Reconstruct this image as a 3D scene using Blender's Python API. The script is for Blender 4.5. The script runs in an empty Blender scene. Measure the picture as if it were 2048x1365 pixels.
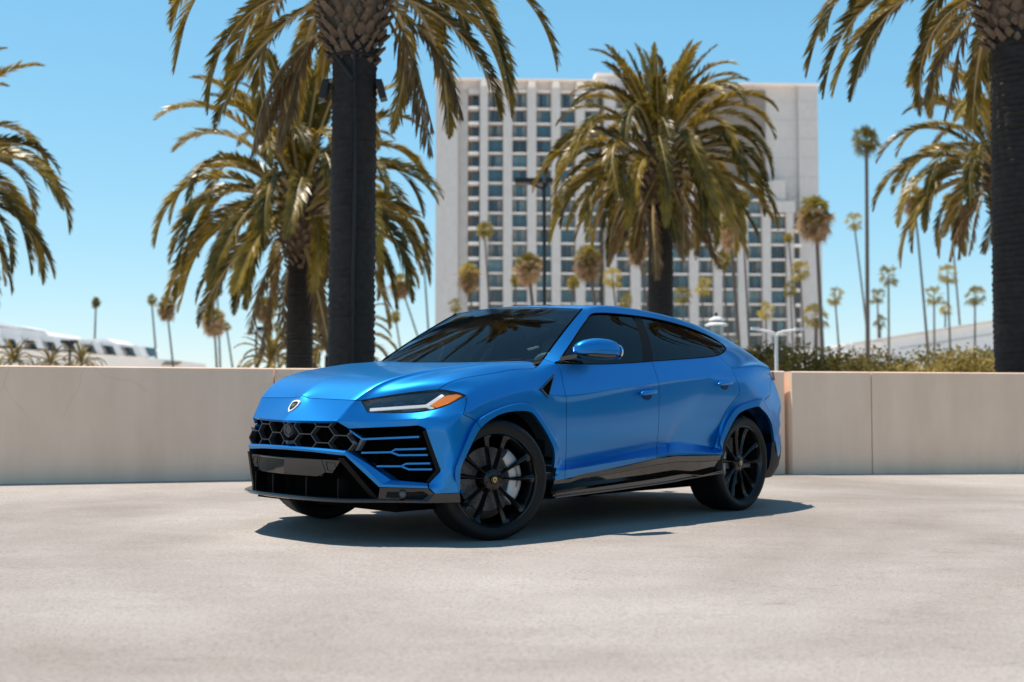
import bpy, bmesh, math, random
import numpy as np
from mathutils import Vector, Matrix

# ------------------------------------------------------------------ camera
scene = bpy.context.scene
COL = scene.collection
CAM_H = 0.858
PITCH = math.radians(2.874)
cam_data = bpy.data.cameras.new('camera')
cam_data.sensor_width = 36.0
cam_data.lens = 43.65
cam_data.clip_start = 0.05
cam_data.clip_end = 4000.0
cam_data.dof.use_dof = True
cam_data.dof.focus_distance = 8.4
cam_data.dof.aperture_fstop = 1.8
cam = bpy.data.objects.new('camera', cam_data)
cam.location = (0, 0, CAM_H)
cam.rotation_euler = (math.pi / 2 + PITCH, 0, 0)
COL.objects.link(cam)
scene.camera = cam

# ------------------------------------------------------------------ sky and sun
SUN_DIR = Vector((-0.275, 0.113, 1.0)).normalized()      # towards the sun
SUN_EL = math.asin(SUN_DIR.z)
SUN_AZ = math.atan2(SUN_DIR.x, SUN_DIR.y)
world = bpy.data.worlds.new('World')
scene.world = world
world.use_nodes = True
wn = world.node_tree.nodes
sky = wn.new('ShaderNodeTexSky')
sky.sky_type = 'NISHITA'
sky.sun_disc = False
sky.sun_elevation = SUN_EL
sky.sun_rotation = SUN_AZ
sky.altitude = 0.0
sky.air_density = 1.0
sky.dust_density = 0.0
sky.ozone_density = 2.5
wn['Background'].inputs['Strength'].default_value = 0.13
# marine air: the haze near the horizon is paler and more even than the plain sky model
sep = wn.new('ShaderNodeSeparateColor'); cmb = wn.new('ShaderNodeCombineColor'); wl = world.node_tree.links
wl.new(sky.outputs[0], sep.inputs[0])
for i, (ref, power, gain) in enumerate(((1.89, 0.95, 1.28), (3.10, 0.60, 3.07), (5.25, 0.42, 4.79))):
    dv = wn.new('ShaderNodeMath'); dv.operation = 'DIVIDE'; dv.inputs[1].default_value = ref
    pw = wn.new('ShaderNodeMath'); pw.operation = 'POWER'; pw.inputs[1].default_value = power
    ml = wn.new('ShaderNodeMath'); ml.operation = 'MULTIPLY'; ml.inputs[1].default_value = gain
    mx = wn.new('ShaderNodeMath'); mx.operation = 'MAXIMUM'; mx.inputs[1].default_value = 1.0
    mn = wn.new('ShaderNodeMath'); mn.operation = 'MINIMUM'; mn.inputs[1].default_value = 1.0
    m2 = wn.new('ShaderNodeMath'); m2.operation = 'MULTIPLY'
    wl.new(sep.outputs[i], dv.inputs[0]); wl.new(dv.outputs[0], mx.inputs[0]); wl.new(dv.outputs[0], mn.inputs[0])
    wl.new(mx.outputs[0], pw.inputs[0]); wl.new(pw.outputs[0], m2.inputs[0]); wl.new(mn.outputs[0], m2.inputs[1])
    wl.new(m2.outputs[0], ml.inputs[0]); wl.new(ml.outputs[0], cmb.inputs[i])
wl.new(cmb.outputs[0], wn['Background'].inputs['Color'])

sun_data = bpy.data.lights.new('sun', 'SUN')
sun_data.energy = 4.8
sun_data.angle = math.radians(0.53)
sun_data.color = (1.0, 0.90, 0.80)
sun = bpy.data.objects.new('sun', sun_data)
sun.rotation_euler = (-SUN_DIR).to_track_quat('-Z', 'Y').to_euler()
sun.location = (0, 0, 60)
COL.objects.link(sun)

scene.view_settings.view_transform = 'Standard'
scene.view_settings.look = 'None'
scene.view_settings.gamma = 1.0
scene.view_settings.exposure = 0.5
scene.view_settings.use_curve_mapping = False

# ------------------------------------------------------------------ helpers
R = math.radians
rnd = random.Random(7)

def tag(o, label=None, cat=None, group=None, kind=None):
    if label: o['label'] = label
    if cat: o['category'] = cat
    if group: o['group'] = group
    if kind: o['kind'] = kind
    return o

def empty(name, loc=(0, 0, 0), parent=None):
    o = bpy.data.objects.new(name, None)
    o.location = loc
    o.empty_display_size = 0.2
    COL.objects.link(o)
    o.parent = parent
    return o

def link_mesh(name, me, parent=None):
    o = bpy.data.objects.new(name, me)
    COL.objects.link(o)
    o.parent = parent
    return o

def mk(name, verts, faces, mat, parent=None, smooth=None, fix=True):
    """one mesh object from vertex and face lists; smooth = crease angle in degrees"""
    me = bpy.data.meshes.new(name)
    me.from_pydata([tuple(map(float, v)) for v in verts], [], faces)
    if fix:
        bm = bmesh.new(); bm.from_mesh(me)
        bmesh.ops.recalc_face_normals(bm, faces=bm.faces)
        bm.to_mesh(me); bm.free()
    me.materials.append(mat)
    if smooth is not None:
        me.shade_smooth()
        me.set_sharp_from_angle(angle=R(smooth))
    return link_mesh(name, me, parent)

class MB:
    """collects simple solids into one mesh"""
    def __init__(s): s.v = []; s.f = []
    def add(s, v, f):
        n = len(s.v); s.v += [tuple(p) for p in v]; s.f += [tuple(n + i for i in q) for q in f]; return s
    def box(s, a, b, M=None):
        (x0, y0, z0), (x1, y1, z1) = a, b
        v = [(x, y, z) for x in (x0, x1) for y in (y0, y1) for z in (z0, z1)]
        if M: v = [tuple(M @ Vector(p)) for p in v]
        return s.add(v, [(0, 1, 3, 2), (4, 6, 7, 5), (0, 4, 5, 1), (2, 3, 7, 6), (0, 2, 6, 4), (1, 5, 7, 3)])
    def tube(s, pts, rad, n=8, cap=True, up=(0, 0, 1)):
        pts = [Vector(p) for p in pts]
        if not isinstance(rad, (list, tuple)): rad = [rad] * len(pts)
        v = []; f = []
        for i, p in enumerate(pts):
            d = (pts[min(i + 1, len(pts) - 1)] - pts[max(i - 1, 0)]).normalized()
            u = d.cross(Vector(up))
            if u.length < 1e-3: u = d.cross(Vector((1, 0, 0)))
            u.normalize(); w = u.cross(d)
            for k in range(n):
                a = 2 * math.pi * k / n
                v.append(p + (u * math.cos(a) + w * math.sin(a)) * rad[i])
        for i in range(len(pts) - 1):
            for k in range(n):
                f.append((i * n + k, i * n + (k + 1) % n, (i + 1) * n + (k + 1) % n, (i + 1) * n + k))
        if cap: f.append(tuple(range(n))); f.append(tuple((len(pts) - 1) * n + k for k in range(n)))
        return s.add(v, f)
    def prism(s, poly, off):
        """poly = list of 3-D points, extruded by vector off"""
        n = len(poly); off = Vector(off)
        v = [Vector(p) for p in poly] + [Vector(p) + off for p in poly]
        f = [tuple(range(n)), tuple(range(2 * n - 1, n - 1, -1))] + [(i, (i + 1) % n, n + (i + 1) % n, n + i) for i in range(n)]
        return s.add(v, f)
    def grid(s, rows):
        """rows of points -> quads"""
        m = len(rows[0]); v = [p for r in rows for p in r]; f = []
        for i in range(len(rows) - 1):
            for j in range(m - 1):
                f.append((i * m + j, i * m + j + 1, (i + 1) * m + j + 1, (i + 1) * m + j))
        return s.add(v, f)
    def lathe(s, prof, n=48, M=None, closed=False):
        """prof = [(radius, height along local y)], turned about the y axis"""
        v = []; f = []; m = len(prof)
        for k in range(n):
            a = 2 * math.pi * k / n
            for r, h in prof:
                p = Vector((r * math.cos(a), h, r * math.sin(a)))
                v.append(M @ p if M else p)
        for k in range(n):
            for j in range(m if closed else m - 1):
                j2 = (j + 1) % m; k2 = (k + 1) % n
                f.append((k * m + j, k * m + j2, k2 * m + j2, k2 * m + j))
        return s.add(v, f)
    def mirror_y(s):
        n = len(s.v); s.v += [(x, -y, z) for x, y, z in s.v]; s.f += [tuple(n + i for i in q[::-1]) for q in s.f]; return s
    def build(s, name, mat, parent=None, smooth=None, fix=True):
        return mk(name, s.v, s.f, mat, parent, smooth, fix)

# ------------------------------------------------------------------ materials
def new_mat(name):
    m = bpy.data.materials.new(name); m.use_nodes = True
    return m, m.node_tree.nodes, m.node_tree.links, m.node_tree.nodes['Principled BSDF']

def simple(name, col, rough=0.5, metal=0.0, coat=0.0, coat_rough=0.03, spec=0.5, noise=0.0, scale=20.0, bump=0.0):
    """procedural principled material with slight noise in tone and roughness"""
    m, n, l, b = new_mat(name)
    b.inputs['Metallic'].default_value = metal
    b.inputs['Coat Weight'].default_value = coat
    b.inputs['Coat Roughness'].default_value = coat_rough
    b.inputs['Specular IOR Level'].default_value = spec
    b.inputs['Roughness'].default_value = rough
    b.inputs['Base Color'].default_value = (*col, 1)
    if noise or bump:
        tc = n.new('ShaderNodeTexCoord')
        nz = n.new('ShaderNodeTexNoise'); nz.inputs['Scale'].default_value = scale; nz.inputs['Detail'].default_value = 6
        l.new(tc.outputs['Object'], nz.inputs['Vector'])
        if noise:
            mx = n.new('ShaderNodeMix'); mx.data_type = 'RGBA'
            mx.inputs[6].default_value = (*[c * (1 - noise) for c in col], 1)
            mx.inputs[7].default_value = (*[min(1, c * (1 + noise)) for c in col], 1)
            l.new(nz.outputs['Fac'], mx.inputs[0]); l.new(mx.outputs[2], b.inputs['Base Color'])
        if bump:
            bp = n.new('ShaderNodeBump'); bp.inputs['Strength'].default_value = bump; bp.inputs['Distance'].default_value = 0.01
            l.new(nz.outputs['Fac'], bp.inputs['Height']); l.new(bp.outputs[0], b.inputs['Normal'])
    return m

# ================================================================== ground, deck and parapet wall
_CO = Vector((-0.8265, 8.6326, 0.0)); _LF = Vector((math.cos(0.732376), -math.sin(0.732376), 0))
def deck_z(x, y): return -0.02 * ((x - _CO.x) * _LF.x + (y - _CO.y) * _LF.y)

def concrete_mat():
    m, n, l, b = new_mat('deck_concrete')
    tc = n.new('ShaderNodeTexCoord')
    def noise(scale, detail, rough=0.6, stretch=None, dist=0.0):
        t = n.new('ShaderNodeTexNoise'); t.inputs['Scale'].default_value = scale; t.inputs['Detail'].default_value = detail
        t.inputs['Roughness'].default_value = rough; t.inputs['Distortion'].default_value = dist
        if stretch:
            mp = n.new('ShaderNodeMapping'); mp.inputs['Scale'].default_value = stretch; mp.inputs['Rotation'].default_value = (0, 0, R(12))
            l.new(tc.outputs['Object'], mp.inputs[0]); l.new(mp.outputs[0], t.inputs['Vector'])
        else: l.new(tc.outputs['Object'], t.inputs['Vector'])
        return t.outputs['Fac']
    def ramp(fac, stops):
        r = n.new('ShaderNodeValToRGB'); cr = r.color_ramp
        while len(cr.elements) < len(stops): cr.elements.new(0.5)
        for e, (p, c) in zip(cr.elements, stops): e.position = p; e.color = (*c, 1)
        l.new(fac, r.inputs[0]); return r.outputs[0]
    def mul(a, b_, f=1.0):
        mx = n.new('ShaderNodeMix'); mx.data_type = 'RGBA'; mx.blend_type = 'MULTIPLY'; mx.inputs[0].default_value = f
        l.new(a, mx.inputs[6]); l.new(b_, mx.inputs[7]); return mx.outputs[2]
    base = ramp(noise(0.5, 8, 0.55, None, 0.4), [(0.3, (0.345, 0.315, 0.287)), (0.7, (0.405, 0.374, 0.345))])
    streak = ramp(noise(1.3, 8, 0.62, (0.6, 1.7, 1), 0.9), [(0.36, (0.91, 0.905, 0.90)), (0.60, (1, 1, 1))])
    fine = ramp(noise(170, 3, 0.7), [(0.34, (0.68, 0.67, 0.66)), (0.5, (1, 1, 1)), (0.7, (1.15, 1.15, 1.15))])
    marks = ramp(noise(2.6, 10, 0.72, (0.7, 2.2, 1), 1.6), [(0.28, (0.60, 0.59, 0.58)), (0.40, (1, 1, 1))])
    grit = ramp(noise(55, 5, 0.75), [(0.36, (0.72, 0.70, 0.68)), (0.5, (1, 1, 1)), (0.66, (1.12, 1.11, 1.10))])
    # worn, dirtier bays of the old deck, irregular all over
    dirt = ramp(noise(0.22, 6, 0.6, None, 0.5), [(0.36, (0.66, 0.63, 0.60)), (0.60, (1, 1, 1))])
    c = mul(mul(mul(mul(mul(base, streak), fine, 1.0), grit, 1.0), marks, 0.9), dirt, 1.0)
    l.new(c, b.inputs['Base Color'])
    b.inputs['Roughness'].default_value = 0.75
    b.inputs['Specular IOR Level'].default_value = 0.3
    bp = n.new('ShaderNodeBump'); bp.inputs['Strength'].default_value = 0.25; bp.inputs['Distance'].default_value = 0.004
    l.new(noise(220, 4, 0.7), bp.inputs['Height']); l.new(bp.outputs[0], b.inputs['Normal'])
    return m
CONCRETE = concrete_mat()

def stucco_mat(name, c0, c1, crack=0.5):
    m, n, l, b = new_mat(name)
    tc = n.new('ShaderNodeTexCoord')
    nz = n.new('ShaderNodeTexNoise'); nz.inputs['Scale'].default_value = 0.9; nz.inputs['Detail'].default_value = 8; nz.inputs['Roughness'].default_value = 0.62
    l.new(tc.outputs['Object'], nz.inputs['Vector'])
    mp = n.new('ShaderNodeMapping'); mp.inputs['Scale'].default_value = (3.0, 3.0, 0.5); l.new(tc.outputs['Object'], mp.inputs[0])
    n2 = n.new('ShaderNodeTexNoise'); n2.inputs['Scale'].default_value = 1.2; n2.inputs['Detail'].default_value = 6; l.new(mp.outputs[0], n2.inputs['Vector'])
    ad = n.new('ShaderNodeMath'); ad.operation = 'ADD'; l.new(nz.outputs['Fac'], ad.inputs[0]); l.new(n2.outputs['Fac'], ad.inputs[1])
    r = n.new('ShaderNodeValToRGB'); r.color_ramp.elements[0].position = 0.38; r.color_ramp.elements[1].position = 0.66
    hv = n.new('ShaderNodeMath'); hv.operation = 'MULTIPLY'; hv.inputs[1].default_value = 0.5; l.new(ad.outputs[0], hv.inputs[0])
    r.color_ramp.elements[0].color = (*c0, 1); r.color_ramp.elements[1].color = (*c1, 1)
    l.new(hv.outputs[0], r.inputs[0])
    # hairline cracks
    n3 = n.new('ShaderNodeTexNoise'); n3.inputs['Scale'].default_value = 2.0; n3.inputs['Detail'].default_value = 5; l.new(tc.outputs['Object'], n3.inputs['Vector'])
    va = n.new('ShaderNodeMix'); va.data_type = 'RGBA'; va.inputs[0].default_value = 0.25
    l.new(tc.outputs['Object'], va.inputs[6]); l.new(n3.outputs['Color'], va.inputs[7])
    vo = n.new('ShaderNodeTexVoronoi'); vo.feature = 'DISTANCE_TO_EDGE'; vo.inputs['Scale'].default_value = 1.5; l.new(va.outputs[2], vo.inputs['Vector'])
    cr = n.new('ShaderNodeValToRGB'); cr.color_ramp.elements[0].position = 0.0; cr.color_ramp.elements[1].position = 0.012
    cr.color_ramp.elements[0].color = (0.82, 0.80, 0.78, 1); cr.color_ramp.elements[1].color = (1, 1, 1, 1)
    l.new(vo.outputs['Distance'], cr.inputs[0])
    n4 = n.new('ShaderNodeTexNoise'); n4.inputs['Scale'].default_value = 0.8; l.new(tc.outputs['Object'], n4.inputs['Vector'])
    msk = n.new('ShaderNodeValToRGB'); msk.color_ramp.elements[0].position = 0.52; msk.color_ramp.elements[1].position = 0.6
    l.new(n4.outputs['Fac'], msk.inputs[0])
    mf = n.new('ShaderNodeMath'); mf.operation = 'MULTIPLY'; mf.inputs[1].default_value = crack; l.new(msk.outputs[0], mf.inputs[0])
    mx = n.new('ShaderNodeMix'); mx.data_type = 'RGBA'; mx.blend_type = 'MULTIPLY'
    l.new(mf.outputs[0], mx.inputs[0]); l.new(r.outputs[0], mx.inputs[6]); l.new(cr.outputs[0], mx.inputs[7])
    l.new(mx.outputs[2], b.inputs['Base Color']); b.inputs['Roughness'].default_value = 0.85; b.inputs['Specular IOR Level'].default_value = 0.2
    bp = n.new('ShaderNodeBump'); bp.inputs['Strength'].default_value = 0.15; bp.inputs['Distance'].default_value = 0.006
    n5 = n.new('ShaderNodeTexNoise'); n5.inputs['Scale'].default_value = 45; n5.inputs['Detail'].default_value = 5; l.new(tc.outputs['Object'], n5.inputs['Vector'])
    l.new(n5.outputs['Fac'], bp.inputs['Height']); l.new(bp.outputs[0], b.inputs['Normal'])
    return m
STUCCO = stucco_mat('wall_stucco', (0.82, 0.575, 0.415), (0.94, 0.69, 0.51))

# the parking deck falls two per cent to one side
_g = [(-45, -45), (45, -45), (45, 19.5), (-45, 19.5)]
tag(mk('parking_deck', [(x, y, deck_z(x, y)) for x, y in _g] + [(x, y, deck_z(x, y) - 0.5) for x, y in _g],
       [(0, 1, 2, 3), (4, 7, 6, 5), (0, 4, 5, 1), (1, 5, 6, 2), (2, 6, 7, 3), (3, 7, 4, 0)], CONCRETE), kind='structure')
EARTH = simple('earth', (0.55, 0.50, 0.44), 0.9, noise=0.3, scale=0.3)
tag(mk('ground', [(-3000, -3000, -2.6), (3000, -3000, -2.6), (3000, 3000, -2.6), (-3000, 3000, -2.6)], [(0, 1, 2, 3)], EARTH), kind='structure')

def wall_seg(name, p0, p1, ztop0, ztop1, thick, label, back=0.0):
    """one parapet panel: its own slab standing on the deck, with a bevelled cap edge"""
    p0, p1 = Vector(p0).to_3d(), Vector(p1).to_3d()
    d = (p1 - p0).normalized(); nrm = Vector((-d.y, d.x, 0))
    pts = []
    prof = [(0, -0.6), (0, None), (0.012, 'c'), (thick - 0.012, 'c'), (thick, None), (thick, -0.6)]
    rows = []
    for p, zt in ((p0, ztop0), (p1, ztop1)):
        row = []
        for off, z in prof:
            q = p + nrm * (off + back)
            zz = deck_z(q.x, q.y) - 0.3 if z == -0.6 else (zt if z == 'c' else zt - 0.012)
            row.append((q.x, q.y, zz))
        rows.append(row)
    n = len(prof); f = [(i, (i + 1) % n, n + (i + 1) % n, n + i) for i in range(n)] + [tuple(range(n)), tuple(range(2 * n - 1, n - 1, -1))]
    o = mk(name, rows[0] + rows[1], f, STUCCO)
    tag(o, label, 'wall', 'parapet wall panels')
    return o
def on(a, b, x):
    t = (x - a[0]) / (b[0] - a[0]); return (x, a[1] + (b[1] - a[1]) * t)
_A = (-14.0, 7.60); _B = (-2.44, 12.78); _C = (3.30, 14.80); _D = (4.33, 15.10); _E = (16.0, 18.60)
wall_seg('parapet_wall', _A, (_B[0] - 0.012, _B[1] - 0.006), 1.20, 1.222, 0.30, 'long beige stucco parapet wall panel at the left of the car')
wall_seg('parapet_wall', _B, (_C[0] - 0.05, _C[1] - 0.02), 1.222, 1.243, 0.30, 'beige stucco parapet wall panel mostly hidden behind the blue car', back=0.02)
wall_seg('parapet_wall', _C, (_D[0] - 0.008, _D[1] - 0.003), 1.238, 1.240, 0.30, 'narrow proud beige wall panel just right of the rear bumper', back=-0.07)
wall_seg('parapet_wall', _D, _E, 1.240, 1.26, 0.30, 'beige stucco parapet wall panel running out of frame at the right', back=-0.08)

# ================================================================== far buildings
FPX = 2483.13
def at_px(u, v, d):
    """world point seen at photo pixel (u, v) at depth d (camera level axes)"""
    c, s = math.cos(PITCH), math.sin(PITCH); a = (u - 1024) / FPX; b = (682.5 - v) / FPX
    ry, rz = c - b * s, s + b * c
    return Vector((a * d / ry, d, CAM_H + rz * d / ry))
HOTEL_WALL = stucco_mat('hotel_concrete', (0.56, 0.515, 0.485), (0.63, 0.585, 0.55), 0.0)
HOTEL_TRIM = simple('hotel_trim', (0.92, 0.83, 0.76), 0.8, noise=0.06, scale=0.4)
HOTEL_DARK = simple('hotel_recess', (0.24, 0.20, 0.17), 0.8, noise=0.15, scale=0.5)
FRAMEM = simple('bronze_frame', (0.22, 0.15, 0.10), 0.5, noise=0.2)
CURTAIN = simple('curtain_cloth', (0.24, 0.28, 0.285), 0.9, noise=0.15, scale=4)
def pane_mat(name, col, rough=0.05):
    m, n, l, b = new_mat(name)
    tc = n.new('ShaderNodeTexCoord'); nz = n.new('ShaderNodeTexNoise'); nz.inputs['Scale'].default_value = 0.35; nz.inputs['Detail'].default_value = 3
    l.new(tc.outputs['Object'], nz.inputs['Vector'])
    mx = n.new('ShaderNodeMix'); mx.data_type = 'RGBA'
    mx.inputs[6].default_value = (*[c * .7 for c in col], 1); mx.inputs[7].default_value = (*[c * 1.3 for c in col], 1)
    l.new(nz.outputs['Fac'], mx.inputs[0]); l.new(mx.outputs[2], b.inputs['Base Color'])
    b.inputs['Roughness'].default_value = rough; b.inputs['Specular IOR Level'].default_value = 0.7; b.inputs['Coat Weight'].default_value = 0.6
    return m
PANES = [pane_mat('pane_dark', (0.006, 0.020, 0.032)), pane_mat('pane_teal', (0.025, 0.10, 0.14)), pane_mat('pane_pale', (0.11, 0.22, 0.25))]

JOINT = simple('joint_sealant', (0.52, 0.49, 0.46), 0.8, noise=.1)
def hotel():
    D = 240.0; K = D / FPX                               # metres per photo pixel at the facade
    yaw = R(2.8)
    o = at_px(870, 807, D); root = empty('hotel', (o.x, o.y, -2.6)); root.rotation_euler = (0, 0, yaw)
    tag(root, 'tall grey hotel tower with rows of teal windows behind the palms', 'building')
    z0 = 2.6 + CAM_H
    X = lambda u: (u - 870) * K * (1 + (u - 870) / 777 * .0156)
    Z = lambda v, u=870: (807 - v) * K + z0
    def box(name, u0, u1, v0, v1, y0, y1, mat=HOTEL_WALL, parent=root, zb=None):
        return MB().box((X(u0), y0, Z(v1) if zb is None else zb), (X(u1), y1, Z(v0))).build(name, mat, parent)
    # solid masses
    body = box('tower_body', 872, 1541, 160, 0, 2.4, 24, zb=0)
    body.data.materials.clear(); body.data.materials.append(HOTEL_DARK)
    box('end_wall', 870, 915, 155, 0, -1.2, 24.5, zb=0)
    box('return_wall', 915.5, 935, 165, 0, .6, 23.5, zb=0)
    box('parapet', 915.8, 1215, 155, 171, .2, 22)
    box('parapet', 935.5, 958, 171.3, 182, -.4, 2.3)
    box('penthouse', 1197, 1372, 130, 171, 3, 20)
    box('penthouse_cap', 1195, 1374, 127, 131, 2.6, 20.4, HOTEL_TRIM)
    box('roof_coping', 868.5, 1214, 152.4, 154.9, -1.6, 25, HOTEL_TRIM)
    upper = box('blank_upper_wall', 1400, 1607, 150, 0, 3.0, 26, zb=0)
    box('blank_side_wall', 1607.3, 1647, 150, 0, 2.2, 26.4, zb=0)
    box('roof_coping', 1372.5, 1648.5, 146.4, 149.9, 1.6, 27, HOTEL_TRIM)
    box('lower_parapet', 1541.2, 1573, 352, 396, -.2, 2.9)
    box('lower_parapet', 1541.2, 1590, 396.3, 419, -1.0, 2.6)
    box('lower_side_wall', 1603, 1647.5, 414, 0, .8, 2.1, zb=0)
    box('stair_wall', 1573.3, 1587.5, 419.3, 0, -.6, 2.6, zb=0)
    for v in (182, 220, 260, 300, 340, 380):             # panel joints on the blank wall
        MB().box((X(1476), 2.93, Z(v + .8)), (X(1606.8), 2.999, Z(v))).build('panel_joint', JOINT, upper)
    for v in (182, 220, 260, 300, 340, 380):
        MB().box((X(1607.6), 2.13, Z(v + .8)), (X(1646.8), 2.199, Z(v))).build('panel_joint', JOINT, upper)
    # rows of rooms
    rows = [(179, 207)] + [(215 + 30.45 * k, 238.6 + 30.45 * k) for k in range(17)]
    bays = [(975, 1005), (1024, 1053.5), (1072.5, 1102), (1121, 1150.5), (1170, 1200), (1231.5, 1260), (1281, 1310), (1343.5, 1377.5), (1396.5, 1426), (1443.5, 1475), (1496, 1524), (1541.5, 1572)]
    pil = [(958.3, 975), (1005, 1024), (1053.5, 1072.5), (1102, 1121), (1150.5, 1170), (1208, 1231.5), (1260, 1281), (1310, 1343.5), (1377.5, 1396.5), (1426, 1443.5), (1475, 1496), (1524, 1541.5)]
    for i, (a, b) in enumerate(pil):
        top = 158 if i < 5 else (150 if i < 7 else (330 if i < 9 else 352))
        dep = -1.5 if i in (0, 5) else -.75
        p = box('pilaster', a + .4, b - .4, top, 0, dep, 2.39, zb=0)
        if i < 5: MB().box((X(a + 2.5), dep - .25, Z(168)), (X(b - 2.5), dep - .01, Z(156))).build('pilaster_cap', HOTEL_TRIM, p)
    wid = 0
    for bi, (a, b) in enumerate(bays):
        vtop = 160 if bi < 5 else (175 if bi < 7 else (340 if bi < 9 else (356 if bi < 11 else 425)))
        for ri, (v0, v1) in enumerate(rows):
            if v0 < vtop: continue
            # slab edge over the room
            box('slab_edge', a + .1, b - .1, v0 - 6.2, v0 - 3.0, -.25, 2.35, HOTEL_TRIM)
            x0, x1, zb, zt = X(a + .3), X(b - .3), Z(v1 + .6), Z(v0 - 2.6)
            f = MB(); t = .14
            f.box((x0, .9, zb), (x0 + t, 1.2, zt)); f.box((x1 - t, .9, zb), (x1, 1.2, zt)); f.box((x0 + t, .9, zb), (x1 - t, 1.2, zb + t)); f.box((x0 + t, .9, zt - t), (x1 - t, 1.2, zt))
            xm = x0 + (x1 - x0) * (.5 if ri else .5); f.box((xm - .05, .92, zb + t), (xm + .05, 1.18, zt - t))
            w = f.build('window', FRAMEM, root)
            c = rnd.random(); mat = PANES[0] if c < .45 else (PANES[1] if c < .85 else PANES[2])
            if ri == 0: mat = PANES[0]
            MB().box((x0 + t, 1.02, zb + t), (xm - .05, 1.06, zt - t)).build('pane', mat, w)
            MB().box((xm + .05, 1.02, zb + t), (x1 - t, 1.06, zt - t)).build('pane', mat if rnd.random() < .7 else PANES[(wid + 1) % 3], w)
            if rnd.random() < .5 or ri == 0:            # drawn curtain seen at one or both sides
                for side in ((0, 1) if rnd.random() < .5 or ri == 0 else (rnd.randint(0, 1),)):
                    wd = (x1 - x0) * rnd.uniform(.12, .34); xa = x0 + t if side == 0 else x1 - t - wd
                    MB().box((xa, .985, zb + t), (xa + wd, 1.0195, zt - t)).build('curtain', CURTAIN, w)
            MB().box((x0, .62, zb + .78), (x1, .68, zb + .86)).build('balcony_rail', FRAMEM, w)
            wid += 1
    # the two narrow stacks of corner balconies
    for (a, b, vmin) in ((937, 957, 170), (1589, 1602, 421)):
        box('balcony_stack_back', a, b, vmin + 12, 0, 1.6, 2.38, HOTEL_DARK, zb=0)
        for ri, (v0, v1) in enumerate(rows):
            if v0 < vmin: continue
            box('balcony_slab', a - 1.5, b - .2, v1 + 1.2, v1 + 6.5, -.9, 1.58, HOTEL_TRIM)
            w = MB().box((X(a + 7), 1.45, Z(v1 + 1)), (X(b - 1), 1.55, Z(v0))).build('window', FRAMEM, root)
            MB().box((X(a + 8), 1.40, Z(v1)), (X(b - 2), 1.449, Z(v0 + 1))).build('pane', PANES[ri % 2], w)
    for u, h in ((1308, 113), (1312, 118), (1598, 142)):
        MB().tube([(X(u), 8, Z(132 if u < 1500 else 148)), (X(u), 8, Z(h))], .16, 6).build('roof_mast', HOTEL_TRIM, root)
hotel()

WHITE = stucco_mat('white_render', (0.72, 0.71, 0.70), (0.80, 0.79, 0.78), 0.0)
def terrace_building():
    D = 150.0; K = D / FPX
    o = at_px(-140, 807, D); root = empty('terraced_building', (o.x, o.y, -2.6))
    tag(root, 'low white terraced building with slanted fins and teal windows at far left', 'building')
    X = lambda u: (u + 140) * K
    Z = lambda v: (807 - v) * K + CAM_H + 2.6
    def slab(name, pts, y0, y1, mat=WHITE):
        return MB().prism([(X(u), y0, Z(v)) for u, v in pts], (0, y1 - y0, 0)).build(name, mat, root)
    slab('roof_band', [(-140, 640), (0, 655), (28, 656), (86, 663), (95, 672), (160, 680), (258, 690), (262, 695), (0, 677), (-140, 668)], 0, 12)
    slab('roof_step', [(-60, 646), (-2, 652), (40, 655), (20, 650), (-40, 640)], 3, 10)
    slab('roof_step', [(125, 677), (200, 676), (222, 686), (150, 681)], 2, 10)
    slab('wall_band', [(-140, 690), (0, 696.5), (265, 713), (365, 723), (365, 760), (-140, 760)], .2, 11, HOTEL_TRIM)
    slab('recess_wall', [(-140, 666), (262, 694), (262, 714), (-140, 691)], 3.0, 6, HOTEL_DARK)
    for i in range(11):
        u = -118 + i * 39.5 ; v0 = 668 + (u + 20) * .082; v1 = v0 + 19
        slab('slant_fin', [(u - 13, v0 - 1), (u - 2, v0), (u + 9, v1 + 3), (u - 3, v1 + 2.5)], -.6, 2.9)
        w = slab('window', [(u + 2, v0 + 1), (u + 24, v0 + 3), (u + 24, v1 + 2), (u + 11, v1 + 1)], 1.6, 1.9, PANES[1])
    slab('louvre', [(330, 723), (362, 724), (352, 731), (322, 731)], -.4, .19, HOTEL_DARK)
terrace_building()

def hall():
    D = 130.0; K = D / FPX
    o = at_px(1700, 807, D); root = empty('white_hall', (o.x, o.y, -2.6))
    tag(root, 'big white hall with a rising roof edge beyond the shrubs at right', 'building')
    X = lambda u: (u - 1700) * K
    Z = lambda v: (807 - v) * K + CAM_H + 2.6
    w = MB().prism([(X(1706), 0, Z(690)), (X(2300), 0, Z(594)), (X(2300), 0, 0), (X(1706), 0, 0)], (0, 30, 0)).build('hall_wall', WHITE, root)
    MB().prism([(X(1703), -.5, Z(686)), (X(2300), -.5, Z(590)), (X(2300), -.5, Z(593.6)), (X(1703), -.5, Z(689.6))], (0, 31, 0)).build('roof_edge', HOTEL_TRIM, root)
    MB().prism([(X(1800), -.06, Z(697)), (X(2300), -.06, Z(620)), (X(2300), -.06, Z(621)), (X(1800), -.06, Z(698))], (0, .055, 0)).build('panel_joint', HOTEL_DARK, w)
    MB().box((X(1742), -.6, Z(697)), (X(1762), -.02, Z(684))).build('roof_vent', HOTEL_TRIM, root)
hall()

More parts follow.
